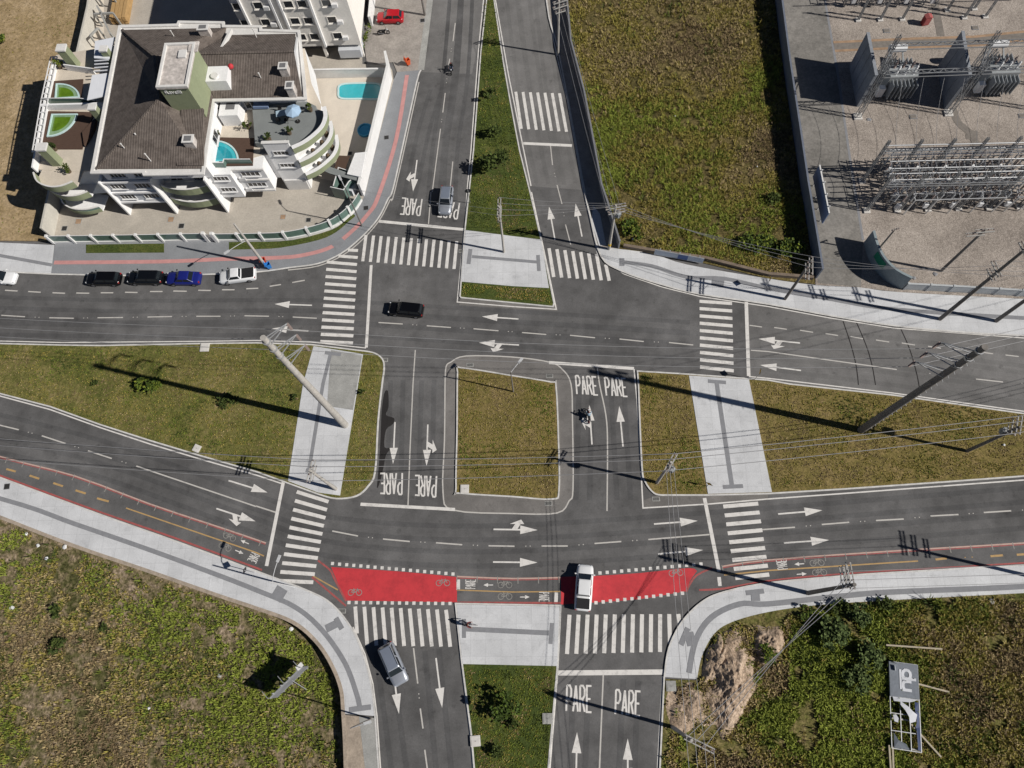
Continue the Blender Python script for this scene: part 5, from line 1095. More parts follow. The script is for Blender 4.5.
M['garage']=mat('shaded_garage_wall',(.16,.16,.165),.9,.15,1)  # shade of recesses and openings put into the dark grey
def tile_mat(name,axis,ang=0.0):
    m=bpy.data.materials.new(name); m.use_nodes=True; nt=m.node_tree; N=nt.nodes; L=nt.links; b=N['Principled BSDF']; b.inputs['Roughness'].default_value=.9; b.inputs['Specular IOR Level'].default_value=.15
    tc=N.new('ShaderNodeTexCoord'); mp=N.new('ShaderNodeMapping'); mp.inputs['Rotation'].default_value=(0,0,ang); L.new(tc.outputs['Object'],mp.inputs[0])
    w=N.new('ShaderNodeTexWave'); w.bands_direction=axis; w.inputs['Scale'].default_value=1.55; w.inputs['Distortion'].default_value=.9; w.inputs['Detail'].default_value=2; L.new(mp.outputs[0],w.inputs[0])
    n=N.new('ShaderNodeTexNoise'); n.inputs['Scale'].default_value=1.2; n.inputs['Detail'].default_value=8; n.inputs['Roughness'].default_value=.75; L.new(tc.outputs['Object'],n.inputs[0])
    r=N.new('ShaderNodeValToRGB'); e=r.color_ramp.elements; e[0].position=.3;e[1].position=.7; e[0].color=(.085,.07,.062,1); e[1].color=(.205,.175,.155,1); L.new(n.outputs['Fac'],r.inputs[0])
    mr=N.new('ShaderNodeMapRange'); mr.inputs[3].default_value=.70; mr.inputs[4].default_value=1.16; L.new(w.outputs['Fac'],mr.inputs[0]); v=N.new('ShaderNodeVectorMath'); v.operation='SCALE'; L.new(r.outputs[0],v.inputs[0]); L.new(mr.outputs[0],v.inputs['Scale']); L.new(v.outputs[0],b.inputs['Base Color'])
    bp=N.new('ShaderNodeBump'); bp.inputs['Strength'].default_value=.6; bp.inputs['Distance'].default_value=.05; L.new(w.outputs['Fac'],bp.inputs['Height']); L.new(bp.outputs[0],b.inputs['Normal']); return m
M['tilex']=tile_mat('roof_tiles_running_down','X'); M['tiley']=tile_mat('roof_tiles_running_across','Y')
# yard of the apartment block
slab('courtyard',fenceUL+[(392,70),(389,65),(362,64),(362,-130),(100,-140),(87,0),(54,241)],0,.17,M['beige'])
flat('pool_terrace',[(303,79),(387,77),(389,84),(367,172),(352,185),(318,178),(330,140)],.18,M['cream'])
flat('side_passage',[(89,-20),(104,-20),(104,60),(86,60)],.18,M['cream'])
BO=Vector((-47,62,.17))
def onY(px,y):
    d=CR@Vector(((px[0]-512)/FPX,-(px[1]-384)/FPX,-1)); s=y/d.y; return Vector((d.x*s,y,CAMH+d.z*s))
def onX(px,x):
    d=CR@Vector(((px[0]-512)/FPX,-(px[1]-384)/FPX,-1)); s=x/d.x; return Vector((x,d.y*s,CAMH+d.z*s))
ab=thing('apartment_building','white apartment block with brown tiled roofs, olive tower and rooftop pools','building',BO)
def W(*v): return Vector(v)-BO
def LP(pts,z): return [G(p[0],p[1],z)-BO for p in pts]
def LW(pts): return [(x-BO.x,y-BO.y) for x,y in pts]
def zz(z): return z-BO.z
def bx(mb,x0,x1,y0,y1,z0,z1,mi=0): return mb.box(W((x0+x1)/2,(y0+y1)/2,(z0+z1)/2),(x1-x0,y1-y0,z1-z0),0,mi)
def window(parent,c,w,h,face='-y',louv=False,org=BO,ac=False):
    """white framed window set on a facade; c = centre on the wall plane (world)"""
    p=c-org; f=MB(); t=.07
    if face=='-y': ax=Vector((1,0,0)); nn=Vector((0,-1,0))
    else: ax=Vector((0,1,0)); nn=Vector((1,0,0))
    up=Vector((0,0,1))
    for s in(-1,1):
        f.bar(p+ax*s*w/2-up*h/2+nn*.02,p+ax*s*w/2+up*h/2+nn*.02,.08,.10,up=nn); f.bar(p-ax*w/2+up*s*h/2+nn*.02,p+ax*w/2+up*s*h/2+nn*.02,.08,.10,up=nn)
    f.bar(p-ax*(w/2+.1)-up*(h/2+.07)+nn*.09,p+ax*(w/2+.1)-up*(h/2+.07)+nn*.09,.06,.24,up=nn)
    for k in range(1,(4 if w>1.6 else 2) if org is BO else 1): q=p-ax*w/2+ax*w*k/(4 if w>1.6 else 2); f.bar(q-up*h/2+nn*.02,q+up*h/2+nn*.02,.06,.08,up=nn)
    fo=f.build('window',M['winframe'] if org is BO else M['cream2'],parent); g=MB(); g.bar(p-up*h/2+nn*.012,p+up*h/2+nn*.012,w,.03,up=nn) if False else g.add([p-ax*w/2-up*h/2+nn*.015,p+ax*w/2-up*h/2+nn*.015,p+ax*w/2+up*h/2+nn*.015,p-ax*w/2+up*h/2+nn*.015],[(0,1,2,3)] if face=='-y' else [(0,1,2,3)])
    g.build('pane',M['louver' if louv else 'pane'],fo)
    if ac: a=MB(); a.box(p+ax*(w/2+.45)-up*.25+nn*.22,(.75,.4,.55) if face=='-y' else (.4,.75,.55)); a.build('air_conditioner',M['winframe'],parent)
body=[(-64.3,73.6),(-63.8,58),(-62.6,55.4),(-58.6,54.9),(-54.2,55.1),(-39,55.1),(-34.2,56.6),(-30.6,56.8),(-28.8,58.8),(-27.6,61),(-27.6,64),(-29.2,67.5),(-30.6,73.2),(-54.5,75.2)]
mb=MB(); mb.prism(LW(body),zz(2.3),zz(6.85)); mb.build('wall',M['render'],ab)
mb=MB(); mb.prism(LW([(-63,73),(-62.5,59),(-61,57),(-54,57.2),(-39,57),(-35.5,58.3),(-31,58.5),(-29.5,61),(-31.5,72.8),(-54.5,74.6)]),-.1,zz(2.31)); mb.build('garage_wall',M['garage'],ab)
mb=MB(); mb.prism(LW(body),zz(6.852),zz(7.0)); mb.build('terrace_floor',M['creamfloor'],ab)
# bays
mb=MB(); bx(mb,-54.0,-47.9,53.4,55.2,2.5,6.88); mb.build('bay_wall',M['rendergrey'],ab)  # shade on this bay front put into the greyer render
for z in(2.5,4.5,6.7): mb=MB(); bx(mb,-54.1,-47.8,53.15,53.4,z,z+.3); mb.build('ledge',M['render'],ab)
for x in(-54.2,-47.85,-41.0): mb=MB(); bx(mb,x-.1,x+.1,52.9,55.3,0,7.3); mb.build('fin_wall',M['render'],ab)
for px in [(150,182),(122,181),(104,195.5+.5),(127,197)]:
    c=onY(((px[0]),px[1]),53.4); 
for xx in(-52.6,-49.5):
    for z in(3.7,5.9): window(ab,Vector((xx,53.4,z)),1.9,.95,louv=True)
mb=MB(); bx(mb,-40.9,-38.0,53.9,55.2,2.2,6.93); mb.build('bay_wall',M['render'],ab)
for z in(3.9,6.2): window(ab,Vector((-39.5,53.9,z)),1.9,.8,louv=True)
mb=MB(); bx(mb,-38.0,-34.1,54.7,57,2.3,6.93); mb.build('bay_wall',M['render'],ab)
for z in(2.4,4.6,6.66): mb=MB(); bx(mb,-38,-34.0,54.5,54.7,z,z+.28); mb.build('ledge',M['gutter'],ab)
for z in(3.7,5.9): window(ab,Vector((-36,54.7,z)),2.3,.8,louv=True)
for z in(3.3,5.5): mb=MB(); bx(mb,-37.7,-36.9,54.45,54.7,z-.7,z-.2); mb.build('air_conditioner',M['winframe'],ab)
mb=MB(); bx(mb,-33.4,-30.2,56.35,60.2,0,7.75); bx(mb,-33.4,-30.2,56.35,56.6,7.75,9.4); mb.build('stair_block',M['render'],ab)
mb=MB(); bx(mb,-33.5,-30.1,56.28,56.68,9.4,9.5); mb.build('coping',M['gutter'],ab)
for z in(5.2,7.6): window(ab,Vector((-31.7,56.35,z)),1.9,.7,louv=True)
mb=MB(); bx(mb,-33.2,-30.4,56.2,56.35,0.1,2.2); mb.build('door',M['gutter'],ab)
# balconies in the recess
for z in(1.6,4.3):
    arc=[(-47.7,54.9)]+[(-47.7+6.6*k/8,54.3-1.25*math.sin(math.pi*(.12+.76*k/8))) for k in range(9)]+[(-41.1,54.9)]
    mb=MB(); mb.prism(LW(arc),zz(z-.15),zz(z)); bo=mb.build('balcony',M['render'],ab)
    mb=MB(); mb.ribbon([Vector((*p,0)) for p in LW(arc[1:-1])],.14,zz(z-.2),zz(z+1.0)); mb.build('parapet',M['olive'],bo); mb=MB(); mb.ribbon([Vector((*p,0)) for p in LW(arc[1:-1])],.2,zz(z+1.0),zz(z+1.08)); mb.build('coping',M['gutter'],bo)
    for xx in(-46,-43): window(ab,Vector((xx,55.1,z+1.0)),1.6,1.7)
# front left curved balconies
for lev,(z,pts,g) in enumerate([(8.0,[(33,172),(37,181),(48,186),(60,185.5),(72,181)],0),(5.3,[(46,184),(50,190),(62,195),(75,195),(87,191)],0),(2.7,[(60,197),(63,203),(72,208),(85,209),(98,206)],1)]):
    arc=LP(smooth(pts,4),z); base=[Vector((p.x,p.y,0)) for p in arc]
    mb=MB(); mb.prism([(p.x,p.y) for p in base]+[(base[-1].x+.3,base[-1].y+2.3),(base[0].x+.4,base[0].y+1.8)],zz(z-1.2),zz(z-1.02)); bo=mb.build('balcony',M['creamfloor' if z==8.0 else 'render'],ab)
    mb=MB(); mb.ribbon(base,.12,zz(z-1.15),zz(z-.12 if not g else z-.55)); mb.build('parapet',M['olive'],bo)
    mb=MB(); mb.ribbon(base,.17,zz(z-.12),zz(z)); mb.build('coping',M['gutter'],bo)
    if g: mb=MB(); mb.ribbon(base,.04,zz(z-.55),zz(z-.12)); mb.build('glass_rail',M['greenglass'],bo)
# right hand rounded balconies
ringpx=[(324,106.4),(325.4,116),(321.8,126),(313,135),(302.7,142.3),(291.7,147.4)]
arc=LP(smooth(ringpx,5),8.9); base=[Vector((p.x,p.y,0)) for p in arc]; inn=[(-31.0-BO.x,58.0-BO.y),(-31.5-BO.x,64-BO.y)]
for z,th in((8.9,.34),(6.25,.30),(3.6,.30)):
    mb=MB(); mb.prism([(p.x,p.y) for p in base]+inn,zz(z-1.22),zz(z-1.0)); bo=mb.build('balcony',M['render' if z<8 else 'greyfloor'],ab)
    mb=MB(); mb.ribbon(base,th,zz(z-1.05),zz(z-.06),off=0); mb.build('parapet',M['olive'],bo)
    mb=MB(); mb.ribbon(base,th+.16,zz(z-.06),zz(z),off=0); mb.build('coping',M['render'],bo)
    if z<8:
        for k in(5,11,17): mb=MB(); q=base[k]*.82+Vector((-30.8-BO.x,60.5-BO.y,0))*.18; mb.box((q.x,q.y,zz(z-.75)),(.5,.5,.5)); mb.ball((q.x,q.y,zz(z-.35)),.3,7,5); mb.build('planter',M['bark'],bo)
# terraces on the roof level
mb=MB(); mb.prism(LP([(253,117),(252,106),(306,101),(316,106),(314,116),(304,129),(289,138.5),(262,143),(255,143)],7.9),zz(7.0),zz(7.88)); mb.build('round_terrace',M['greyfloor'],ab)
mb=MB(); mb.prism(LP([(209,137),(254,138),(252.5,165),(207.5,166)],7.12),zz(6.95),zz(7.12)); mb.build('deck',M['deck'],ab)
def quarter_pool(c,a,b,water,z,label):
    """quarter round plunge pool with corner c and straight sides to a and b"""
    C=G(*c,z)-BO;A=G(*a,z)-BO;B=G(*b,z)-BO; n=10; arc=[C+(A-C)*math.cos(i/n*math.pi/2)+(B-C)*math.sin(i/n*math.pi/2) for i in range(n+1)]
    poly=[(C.x,C.y)]+[(p.x,p.y) for p in arc]; mb=MB(); mb.prism(poly,zz(z-.2),zz(z+.03)); po=mb.build('plunge_pool',water,ab)
    cc=(A+B+C)/3; inner=[((x-cc.x)*.66+cc.x,(y-cc.y)*.66+cc.y) for x,y in poly]; mb=MB(); mb.sheet(inner,zz(z+.036)); mb.build('deep_water',M['tealdeep' if water is M['teal'] else 'greendeep'],po)
    mb=MB(); mb.ribbon([Vector((x,y,0)) for x,y in poly],.20,zz(z-.1),zz(z+.12),closed=True); mb.build('pool_rim',M['poolrim'],po)
quarter_pool((213,162.5),(214.7,141.5),(238,161.5),M['teal'],7.15,'')
mb=MB(); mb.prism(LP([(53,81),(83,79),(81,99),(50,101)],7.12),zz(6.95),zz(7.12)); mb.prism(LP([(46,111),(95,112),(88,128),(82,149),(54,149),(42.5,142)],7.12),zz(6.95),zz(7.12)); mb.build('deck',M['deck'],ab)
quarter_pool((55.8,99),(57,84.5),(79,97.5),M['greenwater'],7.15,''); quarter_pool((52.5,115),(77,114.7),(48,136.5),M['greenwater'],7.15,'')
mb=MB(); mb.prism(LP([(82,132),(93,120),(96,118),(94,128),(90,136),(84,145)],7.5),zz(7.1),zz(7.5)); mb.build('deck_step',M['deck'],ab)
# glass rails and trellis
def rail(pts,z,h=1.0,m='greenglass'):
    P=LP(pts,z); mb=MB(); mb.ribbon(P,.04,zz(z),zz(z+h-.08)); ro=mb.build('glass_rail',M[m],ab); c=MB(); c.ribbon(P,.09,zz(z+h-.08),zz(z+h)); c.build('handrail',M['winframe'],ro)
rail([(208,167),(226,167.5),(227,164),(253,164)],7.0,1.0)
rail([(47,104),(84,104),(100,106)],7.0,1.1)
mb=MB(); mb.ribbon(LP([(46,110),(104,108.5),(116,109)],7.0),.25,zz(7),zz(8.0)); mb.build('divider_wall',M['render'],ab)
TL=LP([(50.5,57),(41,100),(32,152)],8.0); mb=MB()
for o in(0,.9): mb.ribbon(TL,.10,zz(7.93),zz(8.03),off=o)
for a,b in zip(TL[:-1],TL[1:]):
    d=(b-a).normalized(); n=Vector((-d.y,d.x,0)); l=(b-a).length; k=0.
    while k<l: q=a+d*k; mb.bar(q,q+n*.9,.10,.10); k+=1.0
mb.build('trellis',M['winframe'],ab)
mb=MB(); mb.ribbon(LP([(58,62),(50,100),(41,150),(37,172)],7.0),.2,zz(6.9),zz(7.95)); mb.build('parapet',M['render'],ab)
mb=MB(); mb.ribbon(LP([(68,70),(96,74)],7.0),.15,zz(6.9),zz(8.0)); mb.build('parapet',M['render'],ab)
for px,w in [((76,66),1.0),((58,163),1.0),((106.5,124),.8),((117,67),.8)]:
    c=G(*px,7.0)-BO; mb=MB(); mb.box((c.x,c.y,zz(8.5)),(w*1.1,w,3.0)); co=mb.build('column',M['olive'],ab); mb=MB(); mb.box((c.x,c.y,zz(10.1)),(w*1.25,w*1.15,.22)); mb.build('column_cap',M['gutter'],co)
for pts in ([(95,41),(115,37),(109,59),(94,58)],[(92,75),(107,73),(118,93),(87,100)]):
    mb=MB(); mb.prism(LP(pts,9.2),zz(9.1),zz(9.2)); mb.build('awning',M['metalwhite'],ab)
for k in range(4): y=62+k*3.2; mb=MB(); P=LP([(94.5,61+3.4*k),(108.5,60+3.4*k)],9.1); mb.bar(P[0],P[1],.12,.12); mb.build('awning_slat',M['metalwhite'],ab)
# penthouse and roofs
mb=MB(); bx(mb,-53.3,-40.0,53.5,74.7,7,9.4); mb.prism(LW([(-40.05,63.7),(-29.3,63.7),(-30.2,68),(-31,73),(-40.05,73)]),zz(7),zz(9.4)); mb.build('penthouse_wall',M['render'],ab)
for xx in(-38,-36.3,-34.6): window(ab,Vector((xx,63.7,8.1)),1.5,1.9)
for xx in(-51.5,-48.5,-44.0): window(ab,Vector((xx,53.5,8.2)),1.9,1.3)
for yy in(60.5,65): window(ab,Vector((-40.0,yy-2,8.2)),1.6,1.3,face='+x')
E0=[(-54.3,75.2),(-53.5,52.7),(-47.2,52.6),(-47.0,52.2),(-39.9,52.1),(-40.2,62.8),(-28.6,62.6),(-29.5,68),(-30.5,73.3),(-35.5,73.7),(-35.6,74.3),(-40.5,74.6),(-40.6,75.2),(-46.5,75.6),(-46.6,75.1)]
mb=MB(); mb.prism(LW(E0),zz(9.35),zz(9.6)); ro=mb.build('roof',M['gutter'],ab)
mb=MB(); mb.ribbon([Vector((*p,0)) for p in LW(E0)],.38,zz(9.6),zz(9.78),closed=True); mb.build('gutter',M['gutter'],ro)
A1=G(155,57,12.7);A2=G(159,99,12.7)
z0=9.66; c1=Vector((-53.9,74.7,z0));c2=Vector((-53.1,53.2,z0));c3=Vector((-39.9,52.8,z0));c4=Vector((-40.1,74.4,z0))
mb=MB(); mb.add([v-BO for v in(c2,c3,A2)],[(0,1,2)],0); mb.add([v-BO for v in(c4,c1,A1)],[(0,1,2)],0); mb.add([v-BO for v in(c1,c2,A2,A1)],[(0,1,2,3)],1); mb.add([v-BO for v in(c3,c4,A1,A2)],[(0,1,2,3)],1); mb.build('tiled_slope',[M['tilex'],M['tiley']],ro)
rc=MB()
for a,b in((c2,A2),(c1,A1),(A1,A2)): rc.bar(a-BO+Vector((0,0,.06)),b-BO+Vector((0,0,.06)),.28,.12)
rc.build('ridge_tiles',M['tilex'],ro)
R0,R1=Vector((-42.5,68.2,11.7)),Vector((-29.9,68.0,11.7))
f0,f1=Vector((-40.0,63.0,z0)),Vector((-29.0,63.0,z0)); b0,b1=Vector((-40.0,73.2,z0)),Vector((-30.9,73.0,z0))
mb=MB(); mb.add([v-BO for v in(f0,f1,R1,R0)],[(0,1,2,3)]); mb.add([v-BO for v in(b1,b0,R0,R1)],[(0,1,2,3)]); mb.build('tiled_slope',M['tilex'],ro)
mb=MB(); mb.bar(R0-BO+Vector((0,0,.05)),R1-BO+Vector((0,0,.05)),.28,.12); mb.build('ridge_tiles',M['tilex'],ro)
mb=MB(); g0=Vector((-29.95,66.0,9.6));g1=Vector((-30.9,73.0,9.4));g2=Vector((-29.85,68,11.85)); sh_=Vector((.22,0,0)); mb.add([v-BO for v in(g0,g1,g2,g0+sh_,g1+sh_,g2+sh_)],[(0,2,1),(3,4,5),(0,1,4,3),(1,2,5,4),(2,0,3,5)]); mb.build('gable_wall',M['render'],ab)
# raised strip of roof right of the front slope
q=[Vector((-43.1,53.2,9.95)),Vector((-39.9,53.1,9.95)),Vector((-40.3,60.2,11.4)),Vector((-43.0,60.3,11.4))]
mb=MB(); mb.add([v-BO for v in q]+[v-BO-Vector((0,0,.35)) for v in q],[(0,1,2,3),(7,6,5,4),(0,4,5,1),(1,5,6,2),(2,6,7,3),(3,7,4,0)]); mb.build('tiled_slope',M['tilex'],ro)
mb=MB(); a=onX((223,60),-38.6); P0=G(222.5,59,9.9)-BO; P1=G(233,33,9.9)-BO; mb.bar(P0+Vector((0,0,.9)),P1+Vector((0,0,.45)),.28,.5); mb.build('fire_parapet',M['gutter'],ro)
def chim(px,z,w,d,h,m='slabstain'):
    c=G(*px,z)-BO; mb=MB(); mb.box((c.x,c.y,zz(z)+h/2-.3),(w,d,h+.6)); co=mb.build('chimney',M[m],ro); mb=MB(); mb.box((c.x,c.y,zz(z)+h+.05),(w+.16,d+.16,.10)); mb.build('chimney_cap',M['gutter'],co); mb=MB(); mb.box((c.x,c.y,zz(z)+h+.12),(w*.7,d*.7,.05)); mb.build('chimney_top',M['garage'],co)
chim((193,146),10.2,1.2,1.0,1.3); chim((207,35),10.3,1.3,.8,1.2); chim((287,75),10.4,1.0,.9,1.5); chim((293,93),10.0,.9,1.0,1.3)
# white water tank room
c=G(217,74,11.6); mb=MB(); bx(mb,c.x-1.3,c.x+1.3,c.y-1.1,c.y+1.2,9.3,11.6); to=mb.build('tank_room',M['render'],ab); mb=MB(); p=c-BO; mb.tube((p.x-.2,p.y-.4,zz(11.6)),(p.x-.2,p.y-.4,zz(11.85)),.5,.45,16); mb.build('tank_lid',M['gutter'],to)
mb=MB(); mb.ball((p.x+1.5,p.y+1.2,zz(11.5)),.35,8,6); mb.build('red_tank',M['red'],to)
c=G(236,118,7.0); mb=MB(); bx(mb,c.x-1.3,c.x+1.1,c.y-1.2,c.y+1.3,7,8.9); mb.build('shower_room',M['render'],ab)
mb=MB(); bx(mb,c.x-.5,c.x+.6,c.y-.3,c.y+.7,8.9,8.95); mb.build('skylight',M['garage'],ab)
mb=MB(); bx(mb,-34.6,-33.5,56.8,60.2,7.0,7.06); mb.build('stair_opening_shade',M['garage'],ab)
# tower
TX=(-43.9,-40.5); TY=(60.1,66.3)
mb=MB(); bx(mb,*TX,*TY,6.9,14.9); to=mb.build('tower',M['olive'],ab)
mb=MB(); bx(mb,TX[0]-.15,TX[1]+.15,TY[0]-.15,TY[1]+.15,14.9,15.1); bx(mb,TX[1]-.6,TX[1]+.55,TY[1]-1.2,TY[1]+.3,15.1,15.25); mb.build('tower_slab',M['slabstain'],to)
mb=MB(); mb.ribbon([Vector((*p,0)) for p in LW([(TX[0],TY[0]),(TX[1],TY[0]),(TX[1],TY[1]),(TX[0],TY[1])])],.3,zz(15.1),zz(15.32),closed=True); mb.build('tower_parapet',M['gutter'],to)
mb=MB(); bx(mb,-42.1,-41.2,64.2,65.3,15.1,15.35); mb.build('roof_hatch',M['gutter'],to)
cu=bpy.data.curves.new('tower_lettering','FONT'); cu.body='Ravelli'; cu.size=.78; cu.extrude=.03; to_=bpy.data.objects.new('tmp',cu); COL.objects.link(to_); bpy.context.view_layer.update(); me=bpy.data.meshes.new_from_object(to_.evaluated_get(bpy.context.evaluated_depsgraph_get())); bpy.data.objects.remove(to_)
me.materials.clear(); me.materials.append(M['winframe']); lt=bpy.data.objects.new('lettering',me); COL.objects.link(lt); lt.parent=to; lt.rotation_euler=(math.pi/2,0,0); lt.location=W(-43.5,60.06,14.05)
# terrace furniture (things of their own)
def parasol(label,px,z,R,m,h=2.3):
    t=thing('parasol',label,'parasol',G(*px,z),0); mb=MB(); mb.tube((0,0,0),(0,0,h+.15),.03,.03,8); mb.build('pole',M['steel'],t); mb=MB(); n=8; vs=[(R*math.cos(2*math.pi*i/n),R*math.sin(2*math.pi*i/n),h-.35) for i in range(n)]+[(0,0,h+.1)]+[(R*math.cos(2*math.pi*i/n),R*math.sin(2*math.pi*i/n),h-.5) for i in range(n)]
    mb.add(vs,[(i,(i+1)%n,n) for i in range(n)]+[(i,n+1+i,n+1+(i+1)%n,(i+1)%n) for i in range(n)]); mb.build('canopy',m,t); mb=MB(); mb.tube((0,0,0),(0,0,.1),.3,.28,12); mb.build('base',M['tyre'],t)
parasol('light blue parasol on the rounded roof terrace',(298,121.5),7.93,1.0,mat('light_blue_canopy',(.36,.50,.66),.8,.06,2))
def potted(label,px,z,m,s=.5):
    t=thing('potted_plant',label,'plant',G(*px,z),0); mb=MB(); mb.tube((0,0,0),(0,0,.45),.22,.3,10); mb.build('pot',M['bark'],t); V,F=leaf_cloud((0,0,.8),s,s,.5,90,.22); mb=MB(); mb.add(V,F); mb.build('foliage',m,t)
potted('yellow green potted plant on the upper left roof terrace',(61,68),7.05,GL[2],.6)
potted('dark potted shrub beside the tower on the deck terrace',(219,136),7.15,DL[0],.55)
potted('dark clipped shrub between deck and round terrace',(249,128),7.05,DL[1],.6)
potted('round plant by the stair block on the round terrace',(270,141),7.95,DL[0],.5)
t=thing('terrace_table','table with chairs beside the light blue parasol','table',G(284,117,7.93),.2); mb=MB(); mb.box((0,0,.74),(1.5,.9,.05)); mb.build('table_top',M['palecloth'],t)
for sx in(-1,1):
    for sy in(-1,1): mb=MB(); mb.tube((sx*.6,sy*.35,0),(sx*.6,sy*.35,.72),.03); mb.build('leg',M['trim'],t)
for k,(dx,dy) in enumerate([(-.5,-.8),(.5,-.8),(-.5,.8),(1.2,0)]):
    c=G(284,117,7.93)+Vector((dx,dy,0)); t=thing('terrace_chair','dark chair around the terrace table','chair',c,k*1.57,'chairs around the terrace table'); mb=MB(); mb.box((0,0,.45),(.45,.45,.05)); mb.build('seat',M['trim'],t); mb=MB(); mb.box((0,-.2,.7),(.45,.05,.5)); mb.build('backrest',M['trim'],t)
    for sx in(-1,1):
        for sy in(-1,1): mb=MB(); mb.tube((sx*.19,sy*.19,0),(sx*.19,sy*.19,.43),.02,.02,6); mb.build('leg',M['trim'],t)
t=thing('lounge_bench','bluish bench against the wall on the round terrace','bench',G(262,107,7.93),0); mb=MB(); mb.box((0,0,.3),(1.9,.8,.35)); mb.build('seat',M['bannerback'],t); mb=MB(); mb.box((0,.4,.65),(1.9,.15,.5)); mb.build('backrest',M['bannerback'],t)
# swimming pool in the courtyard
P=GG(smooth([(341,85),(360,83.5),(379,84.5),(381,92),(379,99),(360,99),(341,98.5),(338.5,92)],4,True),.2); o=P[0].copy(); t=thing('swimming_pool','turquoise rounded swimming pool in the walled courtyard','pool',o)
L=[(p.x-o.x,p.y-o.y) for p in P]; mb=MB(); mb.prism(L,-.02,.03); mb.build('water',M['teal'],t); mb=MB(); mb.ribbon([Vector((*q,0)) for q in L],.25,-.02,.10,closed=True); mb.build('pool_rim',M['poolrim'],t)
t=thing('wading_pool','round blue paddling pool in the wall shadow of the courtyard','pool',G(365.5,131,.18)); mb=MB(); mb.tube((0,0,0),(0,0,.22),.95,.95,24,cap=True); mb.build('water',mat('blue_paddling_water',(.03,.22,.42),.2,.1,2,spec=.5),t)
mb=MB(); mb.ribbon([Vector((.98*math.cos(i*.2618),.98*math.sin(i*.2618),0)) for i in range(24)],.16,0,.32,closed=True); mb.build('rim',mat('blue_paddling_rim',(.05,.30,.50),.5,.1,2),t)
M['wallcream']=mat('cream_wall_render',(.50,.48,.43),.9,.08,.8,var2=.06,scale2=4)
# courtyard walls, glass fence, gatehouse
wall('courtyard_wall','white wall along the east side of the apartment courtyard',[(363.5,197),(371,166),(381,124),(391.5,80),(389,66)],2.65,.28,'wallwhite',.1)
wall('courtyard_wall','white wall behind the turquoise pool',[(301,79),(340,78),(388,77.5)],1.55,.2,'wallwhite',.1)
wall('courtyard_wall','white wall along the west side of the apartment block',[(54,239),(61,205),(76,120),(98,20),(108,-60)],2.5,.2,'wallcream',.1)
def fence(label,pts,h=1.75,step=2.95):
    Pw=GG(pts,0); o=Pw[0].copy(); t=thing('glass_fence',label,'fence',Vector((o.x,o.y,.14)),0); L=[Vector((p.x-o.x,p.y-o.y,0)) for p in Pw]
    mb=MB(); mb.ribbon(L,.28,0,.38); mb.build('base_wall',M['wallwhite'],t); acc=0.; cur=[]
    mb=MB(); mb.ribbon(L,.07,h-.08,h-.02); mb.build('top_rail',M['winframe'],t)
    mb=MB(); mb.ribbon(L,.03,.38,h-.08); mb.build('glass_panel',M['greenglass'],t)
    for a,b in zip(L[:-1],L[1:]):
        D=b-a;l=D.length; D.normalize()
        while acc<l: q=a+D*acc; k=MB(); k.box((q.x,q.y,h/2+.02),(.30,.38,h+.04),math.atan2(D.y,D.x)); k.build('fence_post',M['wallwhite'],t); acc+=step
        acc-=l
fe=smooth([(55,243.5),(130,242.5),(207,241)],3); fence('long straight green glass fence with white posts along the grey sidewalk',fe)
fence('curved green glass fence with white posts around the courtyard corner',smooth([(219,241.5),(256,241),(293,239),(331,229),(353,213.5),(362,201)],5),1.75,3.0)
g=thing('pedestrian_gate','white gate between the straight and curved glass fences','gate',G(209,241,.14),0); d=V3((209,241),(217.5,241.3)); mb=MB(); [mb.box(d*k+Vector((0,0,1.0)),(.4,.4,2.0)) for k in(0,1)]; mb.build('gate_post',M['wallwhite'],g); mb=MB(); [mb.bar(d*(.15+.1*k)+Vector((0,0,.1)),d*(.15+.1*k)+Vector((0,0,1.7)),.04) for k in range(8)]; mb.build('gate_leaf',M['winframe'],g)
gh=thing('gatehouse','small white gatehouse with green glass porch at the courtyard corner','gatehouse',G(352,172,.17),0); ho=G(352,172,.17)
def LG(pts,z): return [(G(p[0],p[1],z)-ho) for p in pts]
mb=MB(); mb.prism(LG([(355,153),(366,152),(361,177),(347,174)],2.9),2.55,2.75); mb.build('roof',M['render'],gh)
mb=MB(); mb.prism([(p.x*.93,p.y*.93) for p in LG([(355,153),(366,152),(361,177),(347,174)],2.9)],0,2.55); mb.build('wall',M['rendergrey'],gh)
mb=MB(); mb.prism(LG([(338,156),(350,156.5),(345,170),(335,169)],2.3),2.1,2.25); mb.build('canopy',M['deck'],gh); mb=MB(); [mb.bar(p-Vector((0,0,p.z)),p-Vector((0,0,p.z))+Vector((0,0,2.1)),.12) for p in LG([(339,157),(349,157.5),(344,169),(336,168)],2.3)]; mb.build('canopy_post',M['winframe'],gh)
mb=MB(); mb.prism(LG([(317,168),(331,167.5),(362,178),(360,182),(330,174)],2.5),2.35,2.45); mb.build('walkway_roof',M['greyfloor'],gh)
for pts in ([(338,196),(343,178),(358,183)],[(335,197),(348,200),(353,192),(360,186)]):
    mb=MB(); Lq=LG(pts,.17); mb.ribbon(Lq,.05,.05,2.2); po=mb.build('glass_screen',M['greenglass'],gh); mb=MB(); mb.ribbon(Lq,.10,2.2,2.3); mb.build('screen_rail',M['winframe'],po)
mb=MB(); mb.prism(LG([(348,180),(356,183),(352,192),(344,190)],1.2),0,1.2); mb.build('planter_box',M['rendergrey'],gh)
